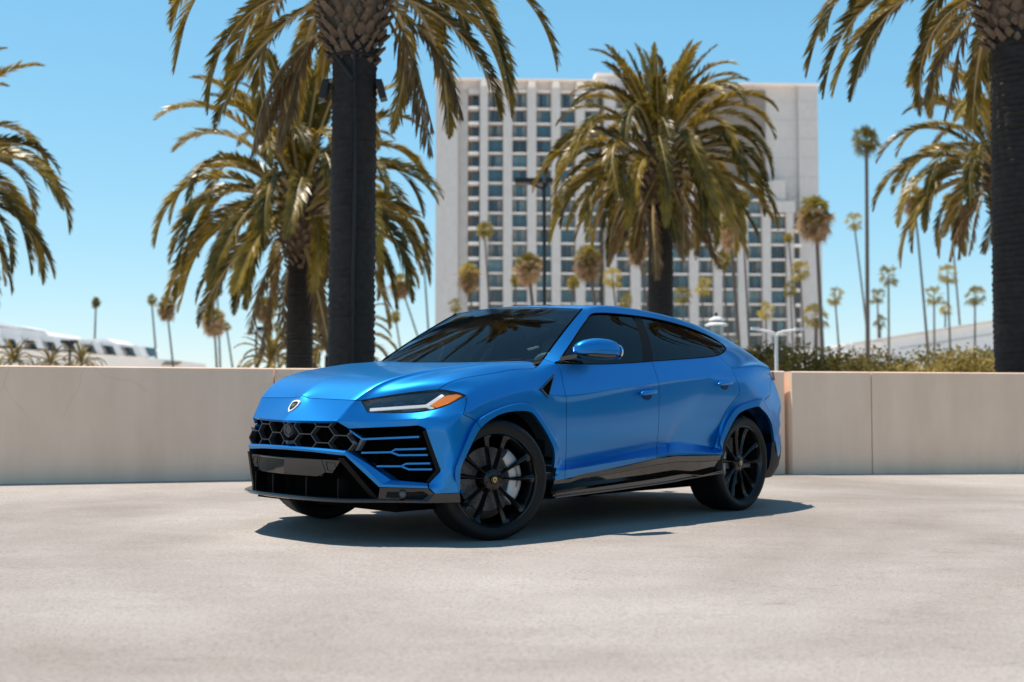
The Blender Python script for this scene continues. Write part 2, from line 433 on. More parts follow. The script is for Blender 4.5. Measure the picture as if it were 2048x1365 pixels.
# ================================================================== palms and planting
def leaf_mat(name, c0, c1, trans=0.3, rough=0.38):
    m, n, l, b = new_mat(name)
    tc = n.new('ShaderNodeTexCoord'); nz = n.new('ShaderNodeTexNoise'); nz.inputs['Scale'].default_value = 3.0; nz.inputs['Detail'].default_value = 5
    l.new(tc.outputs['Object'], nz.inputs['Vector'])
    oi = n.new('ShaderNodeObjectInfo')
    ad = n.new('ShaderNodeMath'); ad.operation = 'ADD'; l.new(nz.outputs['Fac'], ad.inputs[0])
    mu = n.new('ShaderNodeMath'); mu.operation = 'MULTIPLY_ADD'; mu.inputs[1].default_value = .5; mu.inputs[2].default_value = -.25; l.new(oi.outputs['Random'], mu.inputs[0])
    l.new(mu.outputs[0], ad.inputs[1])
    r = n.new('ShaderNodeValToRGB'); r.color_ramp.elements[0].position = .3; r.color_ramp.elements[1].position = .75
    r.color_ramp.elements[0].color = (*c0, 1); r.color_ramp.elements[1].color = (*c1, 1); l.new(ad.outputs[0], r.inputs[0])
    l.new(r.outputs[0], b.inputs['Base Color']); b.inputs['Roughness'].default_value = rough; b.inputs['Specular IOR Level'].default_value = .4
    tr = n.new('ShaderNodeBsdfTranslucent'); l.new(r.outputs[0], tr.inputs[0])
    mx = n.new('ShaderNodeMixShader'); mx.inputs[0].default_value = trans
    l.new(b.outputs[0], mx.inputs[1]); l.new(tr.outputs[0], mx.inputs[2]); l.new(mx.outputs[0], n['Material Output'].inputs['Surface'])
    return m
FROND = leaf_mat('date_frond', (0.08, 0.065, 0.008), (0.36, 0.25, 0.036), .33, .36)
FROND_DRY = leaf_mat('dry_frond', (0.13, 0.085, 0.035), (0.24, 0.16, 0.075), .2, .55)
FAN = leaf_mat('fan_leaf', (0.13, 0.105, 0.015), (0.38, 0.28, 0.05), .45, .6)
FAN_DRY = leaf_mat('fan_skirt', (0.24, 0.15, 0.075), (0.55, 0.37, 0.21), .45, .8)
RACHIS = simple('frond_rib', (0.34, 0.25, 0.10), 0.45, noise=.2, scale=5)
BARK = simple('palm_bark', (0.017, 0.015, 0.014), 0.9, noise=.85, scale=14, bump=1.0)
BOOT = simple('palm_boots', (0.13, 0.09, 0.06), 0.85, noise=.75, scale=18, bump=.8)
FANBARK = simple('fan_palm_bark', (0.10, 0.08, 0.065), 0.9, noise=.4, scale=6, bump=.4)
SHRUB = leaf_mat('shrub_leaf', (0.12, 0.095, 0.02), (0.36, 0.27, 0.07), .35, .7)

def frond_mesh(name, e0, seed, L=3.3, bend=1.0, dry=False, nleaf=92):
    """feather frond: arching rib with two ranks of folded leaflets; grows along +x from the origin"""
    rg = random.Random(seed); n = 26
    ang = R(e0); p = Vector((0, 0, 0)); pts = [p.copy()]; side = rg.uniform(-.12, .12); yaw_ = 0
    for i in range(n):
        t = i / n
        ang -= R(bend * (2.2 + 6.2 * t) * (1.0 if ang > R(-78) else 0.0)) * max(.25, math.cos(max(ang, R(-80))) + .15)
        yaw_ += side / n
        p = p + Vector((math.cos(ang) * math.cos(yaw_), math.cos(ang) * math.sin(yaw_), math.sin(ang))) * (L / n); pts.append(p.copy())
    v = []; f = []; mi = []
    def quad(q, m):
        k = len(v); v.extend(q); f.append((k, k + 1, k + 2, k + 3)); mi.append(m)
    def tri(q, m):
        k = len(v); v.extend(q); f.append((k, k + 1, k + 2)); mi.append(m)
    def frame(i):
        d = (pts[min(i + 1, n)] - pts[max(i - 1, 0)]).normalized(); s = d.cross(Vector((0, 0, 1)))
        if s.length < .02: s = Vector((0, 1, 0))
        s.normalize(); return d, s, s.cross(d)
    for i in range(n):
        d, s, u = frame(i); w0 = .050 * (1 - i / n) ** 1.1 + .006; w1 = .050 * (1 - (i + 1) / n) ** 1.1 + .006
        a, b = pts[i], pts[i + 1]
        quad([a - s * w0, a + u * w0 * .5, b + u * w1 * .5, b - s * w1], 1); quad([a + u * w0 * .5, a + s * w0, b + s * w1, b + u * w1 * .5], 1)
        quad([a + s * w0, a - u * w0 * .4, b - u * w1 * .4, b + s * w1], 1); quad([a - u * w0 * .4, a - s * w0, b - s * w1, b - u * w1 * .4], 1)
    for k in range(nleaf):
        t = .10 + .90 * (k + .5) / nleaf; x = t * n; i = min(int(x), n - 1); a = pts[i].lerp(pts[i + 1], x - i); d, s, u = frame(i)
        ll = (.12 + .33 * math.sin(math.pi * min(1, t * 1.02)) ** .55) * (1 if t < .9 else 1 - (t - .9) * 4)
        if t < .2: ll *= .35 + (t - .1) * 6.5
        for sg in (-1, 1):
            if rg.random() < .04: continue
            out = math.radians(rg.uniform(30, 46) - 14 * t); lift = math.radians(rg.uniform(5, 42) if not dry else rg.uniform(-60, 0))
            dr = d * math.cos(out) + (s * sg * math.cos(lift) + u * math.sin(lift)) * math.sin(out)
            dr.normalize(); l_ = ll * rg.uniform(.85, 1.12)
            mid = a + dr * l_ * .5; tip = a + dr * l_ - Vector((0, 0, 1)) * l_ * rg.uniform(.05, .28)
            wv = d.cross(dr).cross(dr).normalized() if d.cross(dr).length > .01 else u
            w = .017 + .009 * math.sin(math.pi * t)
            wv = (d - dr * d.dot(dr)).normalized()
            quad([a - wv * w * .4, a + wv * w * .4, mid + wv * w, mid - wv * w], 0)
            tri([mid - wv * w, mid + wv * w, tip], 0)
    me = bpy.data.meshes.new(name); me.from_pydata([tuple(q) for q in v], [], f)
    me.materials.append(FROND_DRY if dry else FROND); me.materials.append(RACHIS)
    me.polygons.foreach_set('material_index', mi); me.update()
    return me
CLASSES = [(85, .40), (77, .55), (68, .70), (58, .85), (46, .95), (33, 1.0), (18, .95), (2, .85), (-18, .65)]
FRONDS = [[frond_mesh('frond', e, 100 * i + k, bend=b * (.85 + .18 * k)) for k in range(3)] for i, (e, b) in enumerate(CLASSES)]
DRYF = [frond_mesh('dry_frond', e, 900 + e, L=2.5, bend=.7, dry=True, nleaf=46) for e in (-35, -60)]

def trunk_mesh(h, r0, r1, seed, ring=.085):
    rg = random.Random(seed); rows = []; n = 26; m = int(h / (ring / 2))
    for i in range(m + 1):
        z = h * i / m; r = r0 + (r1 - r0) * (i / m); r *= 1 + (.034 if i % 2 else -.02) + rg.uniform(-.012, .012) + .15 * math.exp(-z / .35)
        rows.append([(r * (1 + .035 * math.sin(3 * a + z) + rg.uniform(-.032, .032)) * math.cos(a), r * (1 + .035 * math.sin(2 * a + z * 2) + rg.uniform(-.032, .032)) * math.sin(a), z) for a in [2 * math.pi * k / n for k in range(n)]])
        rows[-1].append(rows[-1][0])
    return MB().grid(rows)

def boots_mesh(z0, z1, r_lo, r_hi, n, seed):
    """spiral of cut leaf bases round the head of the trunk"""
    rg = random.Random(seed); mb = MB()
    core = [[(.86 * rr * math.cos(2 * math.pi * k / 20), .86 * rr * math.sin(2 * math.pi * k / 20), z0 + (z1 - z0) * t) for k in range(21)] for t, rr in ((0, r_lo * .9), (.12, r_lo * 1.05), (.45, r_hi), (.8, r_hi), (1, r_hi * .6), (1.02, .02))]
    mb.grid(core)
    for i in range(n):
        t = (i + .5) / n; a = i * 2.39996 + rg.uniform(-.09, .09); z = z0 + (z1 - z0) * t + rg.uniform(-.02, .02); rr = r_lo + (r_hi - r_lo) * min(1, t * 2.6)
        rr *= .86; sx = rg.uniform(.6, 1.3); w = .065 * sx * (r_hi / .55) ** .5; hgt = .055 * (r_hi / .55) ** .5; dep = .11 * rg.uniform(.35, 1.5) * (r_hi / .55) ** .5
        ca, sa = math.cos(a), math.sin(a); er = Vector((ca, sa, 0)); et = Vector((-sa, ca, 0)); ez = Vector((0, 0, 1))
        c = er * rr + ez * z; tip = c + er * dep + ez * dep * .75
        b = [c - et * w, c - ez * hgt, c + et * w, c + ez * hgt]; tq = [tip - et * w * .55, tip - ez * hgt * .45, tip + et * w * .55, tip + ez * hgt * .45]
        mb.add(b + tq, [(0, 1, 5, 4), (1, 2, 6, 5), (2, 3, 7, 6), (3, 0, 4, 7), (4, 5, 6, 7)])
    return mb

def date_palm(label, x, y, zc, r, seed, scale=1.0, n=92, spread=None, boots=(1.5, .55, 170), oldest=8.0, rz=0, clear=False):
    """Canary date palm: zc = height of the growing point"""
    rg = random.Random(seed); zb = -2.6
    root = empty('date_palm', (x, y, zb)); tag(root, label, 'palm tree', 'date palms behind the wall')
    H = zc - zb
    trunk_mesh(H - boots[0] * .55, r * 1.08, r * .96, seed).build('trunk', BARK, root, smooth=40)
    bo = boots_mesh(H - boots[0], H - .05, r * 1.05, boots[1], boots[2], seed).build('leaf_bases', BOOT, root, smooth=None, fix=False)
    bo['kind'] = 'stuff'
    for i in range(n):
        t = (i + .5) / n                                    # 0 = youngest, 1 = oldest
        ci = min(len(CLASSES) - 1, int(t ** .85 * oldest + rg.uniform(-.3, .5))); me = FRONDS[max(0, ci)][rg.randint(0, 2)]
        a = i * 2.39996 + rg.uniform(-.18, .18) + rz; z = H - .02 - boots[0] * .55 * t
        if clear and t > .5 and math.sin(a) < -.35: continue       # old fronds cut away on this side
        rr = boots[1] * (.15 + .75 * min(1, t * 1.8))
        o = link_mesh('frond', me, root); s = scale * rg.uniform(.86, 1.1) * (.80 + .28 * min(1, t * 2.5)) * (1 if t < .75 else 1 - (t - .75) * .8)
        o.location = (rr * math.cos(a), rr * math.sin(a), z); o.rotation_euler = (rg.uniform(-.35, .35), rg.uniform(-.07, .07), a); o.scale = (s, s, s)
    for i in range(int(n * .10)):
        a = rg.uniform(0, 6.28) if not clear else rg.choice((-.2, 0, .3, 2.8, 3.2)) + rg.uniform(-.2, .3); o = link_mesh('dry_frond', DRYF[i % 2], root)
        o.location = (boots[1] * .85 * math.cos(a), boots[1] * .85 * math.sin(a), H - boots[0] * rg.uniform(.55, .85)); o.rotation_euler = (rg.uniform(-.4, .4), 0, a); s = scale * rg.uniform(.7, 1); o.scale = (s, s, s)
    return root
def place(u, d): return (u - 1024) / FPX * d * 1.001
def zpx(v, d): return at_px(1024, v, d).z

P1 = date_palm('nearest thick palm whose trunk stands right behind the hood of the car', place(704, 16.2), 16.2, zpx(-195, 16.2), .295, 11, scale=.84, boots=(2.2, .52, 280), n=78, oldest=7.8, clear=True)
P2 = date_palm('bushy date palm with golden fronds just left of the nearest thick trunk', place(600, 28.6), 28.6, zpx(350, 28.6), .30, 22, scale=1.06, boots=(2.2, .52, 220), n=88, oldest=8.5)
P3 = date_palm('date palm standing in front of the hotel windows behind the car roof', place(1322, 29.8), 29.8, zpx(268, 29.8), .30, 33, scale=.88, boots=(2.0, .56, 200), n=112, oldest=8.7)
P4 = date_palm('thick palm cut off by the right edge of the frame', place(2054, 17.6), 17.6, zpx(-185, 17.6), .42, 44, scale=.88, boots=(2.1, .68, 260), n=76, oldest=7.8, clear=True)
P5 = date_palm('date palm half hidden behind the thick trunk at the right edge', place(2012, 31.0), 31.0, zpx(285, 31.0), .28, 55, scale=.92, boots=(1.9, .5, 180), n=80, oldest=8.2)
P6 = date_palm('date palm of which only frond tips enter at the left edge', place(-185, 26.0), 26.0, zpx(300, 26.0), .30, 66, scale=1.02, boots=(2.0, .52, 180), n=80, oldest=8.4)

# black floodlights strapped to the nearest trunk
def uplights():
    H = zpx(165, 16.2); x, y = place(704, 16.2), 16.2
    fl = empty('floodlight', (x, y, H)); tag(fl, 'black floodlight pair strapped high on the nearest palm trunk', 'lamp')
    for s in (-1, 1):
        M_ = Matrix.Translation((s * .37, -.05, -.12)) @ Matrix.Rotation(R(-14 * s), 4, 'Y')
        MB().box((-.045, -.11, -.13), (.045, .11, .11), M_).build('lamp_head', MATTE_B, fl)
        MB().tube([(s * .30, -.05, .02), (s * .37, -.05, .02), (s * .37, -.05, -.05)], .015, 6).build('bracket', MATTE_B, fl)
    ring = [(.335 * math.cos(2 * math.pi * k / 28), .335 * math.sin(2 * math.pi * k / 28), .30) for k in range(29)]
    MB().tube(ring, .022, 6).build('strap', MATTE_B, fl)
    MB().tube([(-.20, -.27, .28), (.04, -.335, -.05)], .03, 6).build('strap', MATTE_B, fl)
    MB().tube([(.05, -.335, .3), (.07, -.335, -1.2), (.05, -.34, -2.6), (.06, -.345, -4.6)], .022, 8).build('conduit', MATTE_B, fl)
MATTE_B = simple('black_metal', (0.005, 0.005, 0.0055), .6, noise=.2)
uplights()

# ---- fan palms, far off
def fan_crown(name, seed, nleaf, dry, skirt):
    rg = random.Random(seed); v = []; f = []
    def fan(o, d, u, R_, nf=9, sp=2.5, droop=.25):
        s = d.cross(u).normalized(); u = s.cross(d); ro = rg.uniform(-1.2, 1.2); s = (s * math.cos(ro) + u * math.sin(ro)).normalized(); u = s.cross(d)
        for k in range(nf):
            a0 = -sp / 2 + sp * k / nf; a1 = a0 + sp / nf * .8; am = (a0 + a1) / 2
            def q(a, r, dz): return o + (d * math.cos(a) + s * math.sin(a)) * r + u * .02 - Vector((0, 0, 1)) * dz
            i = len(v); r_ = R_ * rg.uniform(.85, 1.1)
            v.extend([o, q(a0, r_ * .62, droop * .2), q(am, r_, droop * rg.uniform(.5, 1.4)), q(a1, r_ * .62, droop * .2)]); f.append((i, i + 1, i + 2, i + 3))
    for i in range(nleaf):
        t = (i + .5) / nleaf; a = i * 2.39996; el = R(88 - 150 * t + rg.uniform(-12, 12)) if not skirt else R(15 - 85 * t + rg.uniform(-16, 16))
        d = Vector((math.cos(a) * math.cos(el), math.sin(a) * math.cos(el), math.sin(el))); L = rg.uniform(.12, .72) if not skirt else rg.uniform(.2, .55)
        o = d * L + (Vector((0, 0, -t * .7)) if skirt else Vector()); side = d.cross(Vector((0, 0, 1))).normalized() if abs(d.z) < .98 else Vector((1, 0, 0)); u = side.cross(d)
        # thin stalk
        k = len(v); v.extend([Vector((0, 0, -t * .7 if skirt else 0)) - side * .02, Vector((0, 0, -t * .7 if skirt else 0)) + side * .02, o + side * .015, o - side * .015]); f.append((k, k + 1, k + 2, k + 3))
        fan(o, (d + Vector((0, 0, -.05 - .2 * t))).normalized(), u, rg.uniform(.55, .8), droop=.10 + .18 * t)
    me = bpy.data.meshes.new(name); me.from_pydata([tuple(p) for p in v], [], f); me.materials.append(FAN_DRY if dry else FAN); me.update(); return me
CROWNS = [fan_crown('crown', 10 + i, 44 + 4 * i, False, False) for i in range(3)]
SPARSE = [fan_crown('crown', 40 + i, 19, False, False) for i in range(2)]
SKIRTS = [fan_crown('skirt', 20 + i, 42, True, True) for i in range(2)]
FT = {}
FPALMS = [  # crown u, v, radius px, foot u, v, kind g=green s=sparse b=brown skirt
 (20, 658, 9, 22, 728, 'g'), (192, 603, 13, 188, 728, 'g'), (303, 597, 13, 313, 730, 'g'), (333, 605, 22, 345, 728, 'b'), (428, 628, 27, 433, 733, 'b'), (435, 580, 14, 440, 733, 'g'),
 (453, 652, 11, 464, 733, 'g'), (530, 606, 25, 545, 715, 'b'), (553, 652, 11, 556, 722, 'g'), (622, 612, 20, 626, 730, 'b'), (655, 640, 10, 655, 720, 's'), (791, 632, 14, 800, 695, 'g'), (800, 560, 24, 832, 668, 'b'),
 (846, 497, 14, 856, 660, 'g'), (911, 610, 19, 909, 640, 's'), (938, 540, 27, 943, 620, 'b'), (969, 456, 21, 978, 615, 'g'), (1031, 558, 15, 1031, 620, 'g'), (1056, 520, 31, 1065, 615, 'b'),
 (1147, 562, 17, 1143, 615, 'g'), (1176, 508, 33, 1190, 615, 'b'), (1225, 552, 24, 1231, 615, 's'), (1252, 598, 20, 1254, 640, 's'), (1274, 482, 27, 1292, 600, 'b'), (1288, 540, 11, 1288, 600, 's'), (1366, 588, 22, 1366, 650, 's'),
 (1405, 570, 24, 1406, 660, 's'), (1460, 440, 34, 1477, 700, 'b'), (1447, 515, 24, 1456, 690, 'g'), (1483, 395, 26, 1499, 715, 'g'), (1532, 620, 23, 1532, 700, 's'), (1577, 474, 12, 1598, 725, 'g'),
 (1581, 575, 20, 1586, 705, 's'), (1600, 537, 25, 1608, 705, 's'), (1631, 415, 42, 1646, 740, 'b'), (1632, 628, 30, 1632, 720, 's'), (1670, 590, 23, 1678, 705, 's'), (1708, 440, 21, 1741, 742, 's'), (1733, 275, 34, 1736, 738, 'g'),
 (1755, 590, 19, 1757, 690, 's'), (1760, 642, 18, 1761, 700, 's'), (1777, 548, 26, 1778, 720, 's'), (1828, 385, 28, 1858, 742, 'b'), (1868, 588, 24, 1869, 705, 's'), (1891, 615, 18, 1890, 700, 's'),
 (1895, 545, 24, 1901, 720, 's'), (1898, 400, 20, 1926, 742, 'g'), (1950, 588, 24, 1950, 690, 's')]
ORD = ['first', 'second', 'third', 'fourth', 'fifth', 'sixth', 'seventh', 'eighth', 'ninth', 'tenth', 'eleventh', 'twelfth', 'thirteenth', 'fourteenth', 'fifteenth', 'sixteenth', 'seventeenth', 'eighteenth', 'nineteenth', 'twentieth']
def fan_palms():
    zones = [(0, 700, 'left of thick near trunk'), (700, 865, 'between thick trunk and hotel'), (865, 1322, 'before left half of hotel'), (1322, 1652, 'before right half of hotel'), (1652, 2048, 'against sky right of hotel')]
    lab = {}
    for k, (u, v, r, ub, vb, kind) in enumerate(FPALMS):
        zi = [i for i, z in enumerate(zones) if z[0] <= u < z[1]][0]; key = (zi, kind); lab.setdefault(key, []).append((u, k))
    for k, (u, v, r, ub, vb, kind) in enumerate(FPALMS):
        d = min(190, 1.22 * FPX / r); top = at_px(u, v + r * .3, d); foot = at_px(ub, vb, d)
        q = (foot - top) / (foot.z - top.z); base = top + q * (-2.6 - top.z)
        zi = [i for i, z in enumerate(zones) if z[0] <= u < z[1]][0]; lst = sorted(lab[zi, kind]); pos = [x[1] for x in lst].index(k)
        what = {'g': 'compact-crowned fan palm', 's': 'loose-crowned fan palm', 'b': 'brown-skirted fan palm'}[kind]
        which = ('only one ' if len(lst) == 1 else ORD[pos] + ' from left ')
        root = empty('fan_palm', base); tag(root, f'{what}, {which}{zones[zi][2]}', 'palm tree', 'far fan palms')
        H = top.z - base.z; rt = max(.13, min(.24, r * .006)) if kind != 'g' or r < 20 else .2
        wt = .0035 * d if r > 28 else .0017 * d
        rt = min(max(wt * .45, .10), .20)
        n = 9; rows = []
        for i in range(15):
            t = i / 14; c = (top - base) * t; bow = math.sin(math.pi * t) * (foot.x - top.x) * .06
            rr = rt * (1.35 - .5 * t); rows.append([(c.x + bow + rr * math.cos(2 * math.pi * j / n), c.y + rr * math.sin(2 * math.pi * j / n), c.z) for j in range(n + 1)])
        MB().grid(rows).build('trunk', FANBARK, root, smooth=60)
        s = r / FPX * d / 1.22
        cr = link_mesh('crown', (SPARSE if kind == 's' else CROWNS)[k % 2], root); cr.location = top - base + Vector((0, 0, .15 * s)); cr.scale = (s, s, s * (1.0 if kind != 'b' else .8)); cr.rotation_euler = (0, 0, k * 1.3)
        if kind == 'b':
            sk = link_mesh('leaf_skirt', SKIRTS[k % 2], root); sk.location = top - base; sk.scale = (s * 1.2, s * 1.2, s * 1.0); sk.rotation_euler = (0, 0, k * 2.1)
fan_palms()

# ---- low palms and shrubs peeping over the wall
def low_palm(label, u, v, d, s, seed, n=26):
    rg = random.Random(seed); p = at_px(u, v, d); root = empty('low_palm', (p.x, p.y, -2.6)); tag(root, label, 'palm tree', 'low palms over the wall')
    H = p.z + 2.6
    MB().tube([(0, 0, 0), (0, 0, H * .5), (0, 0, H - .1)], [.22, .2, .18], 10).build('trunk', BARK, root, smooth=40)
    for i in range(n):
        t = (i + .5) / n; ci = min(7, 1 + int(t * 6)); o = link_mesh('frond', FRONDS[ci][i % 2], root); o.location = (0, 0, H); o.rotation_euler = (rg.uniform(-.3, .3), 0, i * 2.4); k = s * rg.uniform(.8, 1.1); o.scale = (k, k, k)
low_palm('low bushy palm top over the wall left of the golden date palm', 540, 728, 34, .42, 1)
low_palm('tall pale palm foliage squeezed between the two left palm trunks', 662, 705, 36, .72, 2, 34)
low_palm('small palm top over the wall in the far left corner', 28, 727, 40, .30, 3)
low_palm('small palm top over the wall below the white terraced building', 100, 732, 40, .26, 4)
low_palm('small spiky palm top before the middle of the terraced building', 165, 731, 42, .28, 5)

def shrub(label, u0, u1, vt, d, seed, dens=900):
    rg = random.Random(seed); a = at_px(u0, vt, d); b = at_px(u1, vt, d); cx = (a.x + b.x) / 2; rx = (b.x - a.x) / 2 * 1.12; top = a.z
    root = empty('shrub', (cx, d, -2.6)); tag(root, label, 'shrub', 'shrubs behind the wall')
    h = top + 2.6; v = []; f = []
    lobes = [(rg.uniform(-.75, .75) * rx, rg.uniform(-.5, .5) * 1.2, h - rg.uniform(.45, 1.1) * .9, rg.uniform(.45, .8)) for _ in range(9)] + [(0, 0, h - .75, .75)]
    st = MB()
    for lx, ly, lz, lr in lobes: st.tube([(lx * .15, ly * .15, 0), (lx * .6, ly * .6, lz * .6), (lx, ly, lz)], [.05, .03, .012], 5)
    st.build('stems', FANBARK, root)
    for i in range(dens):
        lx, ly, lz, lr = lobes[i % len(lobes)]
        th = rg.uniform(0, 6.283); cz = rg.uniform(-1, 1); rr = lr * rg.uniform(.45, 1.08); sz = math.sqrt(1 - cz * cz)
        c = Vector((lx + rr * sz * math.cos(th) * 1.15, ly + rr * sz * math.sin(th), lz + rr * cz * .8))
        n_ = Vector((rg.gauss(0, 1), rg.gauss(0, 1), rg.gauss(.6, 1))).normalized(); t1 = n_.orthogonal().normalized(); t2 = n_.cross(t1); a_ = rg.uniform(0, 3.14); e1 = t1 * math.cos(a_) + t2 * math.sin(a_); e2 = n_.cross(e1)
        L = rg.uniform(.035, .075); k = len(v); v.extend([c - e1 * L, c + e2 * L * .45, c + e1 * L, c - e2 * L * .45]); f.append((k, k + 1, k + 2, k + 3))
    o = mk('foliage', v, f, SHRUB, root, fix=False); o['kind'] = 'stuff'
for i, (u0, u1, vt, d, lab) in enumerate([
    (1500, 1580, 684, 30, 'olive shrub left of the white twin-arm lamp post'), (1575, 1650, 694, 28, 'dark shrub right of the white twin-arm lamp post'), (1640, 1710, 697, 29, 'dense shrub under the hotel\'s right corner'),
    (1700, 1745, 706, 27, 'low shrub left of the tallest fan palm trunk'), (1740, 1800, 700, 30, 'shrub just right of the tallest fan palm trunk'), (1795, 1845, 712, 28, 'low shrub in front of the white hall'),
    (1840, 1905, 696, 31, 'round shrub between two leaning fan palm trunks'), (1900, 1960, 690, 29, 'tall shrub in front of the white hall near the thick trunk'), (1945, 2000, 694, 30, 'shrub touching the thick trunk at right'), (1445, 1510, 690, 33, 'brownish shrub just over the rear of the car')]):
    shrub(lab, u0, u1, vt, d, 300 + i, 3600)

# ================================================================== the car
CAR_O = Vector((-0.8265, 8.6326, 0.0))
CAR_TH = 0.732376
DECK_K = -0.02
car = empty('sports_suv')
tag(car, 'satin metallic blue sports SUV with black wheels and dark tinted windows parked by the wall', 'car')
_fw = Vector((-math.sin(CAR_TH), -math.cos(CAR_TH), 0)); _lf = Vector((math.cos(CAR_TH), -math.sin(CAR_TH), 0))
_lt = (_lf + Vector((0, 0, DECK_K))).normalized(); _up = _fw.cross(_lt).normalized()
car.matrix_world = Matrix(((_fw.x, _lt.x, _up.x, CAR_O.x), (_fw.y, _lt.y, _up.y, CAR_O.y), (_fw.z, _lt.z, _up.z, CAR_O.z), (0, 0, 0, 1)))

def paint_mat():
    m, n, l, b = new_mat('blue_paint')
    b.inputs['Base Color'].default_value = (0.0, 0.20, 0.56, 1)
    b.inputs['Metallic'].default_value = 0.8
    b.inputs['Roughness'].default_value = 0.38
    b.inputs['Coat Weight'].default_value = 0.45
    b.inputs['Coat Roughness'].default_value = 0.11
    b.inputs['Coat IOR'].default_value = 1.6
    tc = n.new('ShaderNodeTexCoord'); nz = n.new('ShaderNodeTexNoise')
    nz.inputs['Scale'].default_value = 900; nz.inputs['Detail'].default_value = 1
    l.new(tc.outputs['Object'], nz.inputs['Vector'])
    bp = n.new('ShaderNodeBump'); bp.inputs['Strength'].default_value = 0.04; bp.inputs['Distance'].default_value = 0.001
    l.new(nz.outputs['Fac'], bp.inputs['Height']); l.new(bp.outputs[0], b.inputs['Normal'])
    return m
PAINT = paint_mat()
GLOSS = simple('gloss_black', (0.002, 0.002, 0.0025), 0.06, coat=0.6, coat_rough=0.02, noise=0.2, scale=3)
MATTE = simple('matte_black', (0.004, 0.004, 0.0045), 0.5, noise=0.2, scale=40, spec=0.15)
VOIDM = simple('dark_recess', (0.0015, 0.0015, 0.0015), 0.8, noise=0.2, spec=0.05)
RUBBER = simple('tyre_rubber', (0.007, 0.007, 0.0075), 0.55, noise=0.25, scale=60, bump=0.1, spec=0.25)
RIMM = simple('rim_black', (0.003, 0.003, 0.0035), 0.25, coat=0.35, coat_rough=0.08, noise=0.2, spec=0.3)
CHROME = simple('chrome', (0.75, 0.75, 0.76), 0.12, metal=1.0, noise=0.05)
DISCM = simple('brake_disc', (0.10, 0.10, 0.105), 0.4, metal=0.5, noise=0.15, scale=60)
CALM = simple('caliper_grey', (0.42, 0.43, 0.45), 0.35, metal=0.4, noise=0.1)
GREYM = simple('grille_grey', (0.05, 0.05, 0.055), 0.3, coat=0.5, noise=0.1)
AMBER = simple('amber_lens', (1.0, 0.30, 0.01), 0.25, coat=1.0, noise=0.25, scale=60)
DRLM = simple('white_light_bar', (0.85, 0.87, 0.88), 0.35, coat=0.5, noise=0.05)
AMBER.node_tree.nodes['Principled BSDF'].inputs['Emission Color'].default_value = (1, .28, .01, 1)
AMBER.node_tree.nodes['Principled BSDF'].inputs['Emission Strength'].default_value = 0.3   # side marker lit with the running light
DRLM.node_tree.nodes['Principled BSDF'].inputs['Emission Color'].default_value = (1, .97, .92, 1)
DRLM.node_tree.nodes['Principled BSDF'].inputs['Emission Strength'].default_value = 0.3   # daytime running light
GOLD = simple('badge_gold', (0.75, 0.48, 0.13), 0.25, metal=1.0, noise=0.1)
SILVER = simple('badge_silver', (0.75, 0.75, 0.76), 0.4, metal=0.3, noise=0.05)
LEATHER = simple('interior_leather', (0.17, 0.19, 0.195), 0.5, noise=0.2, scale=80, bump=0.2)
REDM = simple('tail_lens', (0.25, 0.005, 0.006), 0.1, coat=1.0, noise=0.2)
WHITEP = simple('white_print', (0.8, 0.8, 0.8), 0.5, noise=0.05)

def glass_mat(name, tint, refl=1.0):
    m, n, l, b = new_mat(name)
    out = n['Material Output']
    n.remove(b)
    tr = n.new('ShaderNodeBsdfTransparent'); tr.inputs[0].default_value = (*tint, 1)
    gl = n.new('ShaderNodeBsdfGlossy'); gl.inputs['Roughness'].default_value = 0.015
    fr = n.new('ShaderNodeFresnel'); fr.inputs['IOR'].default_value = 1.5
    tc = n.new('ShaderNodeTexCoord'); nz = n.new('ShaderNodeTexNoise'); nz.inputs['Scale'].default_value = 2.0
    l.new(tc.outputs['Object'], nz.inputs['Vector'])
    bp = n.new('ShaderNodeBump'); bp.inputs['Strength'].default_value = 0.02; bp.inputs['Distance'].default_value = 0.02
    l.new(nz.outputs['Fac'], bp.inputs['Height']); l.new(bp.outputs[0], gl.inputs['Normal'])
    mx = n.new('ShaderNodeMixShader')
    l.new(fr.outputs[0], mx.inputs[0]); l.new(tr.outputs[0], mx.inputs[1]); l.new(gl.outputs[0], mx.inputs[2])
    l.new(mx.outputs[0], out.inputs['Surface'])
    return m
WS_GLASS = glass_mat('windscreen_glass', (0.80, 0.92, 0.91))
SIDE_GLASS = glass_mat('tinted_glass', (0.11, 0.13, 0.135))
LENS = glass_mat('lamp_lens', (0.97, 0.98, 0.99))

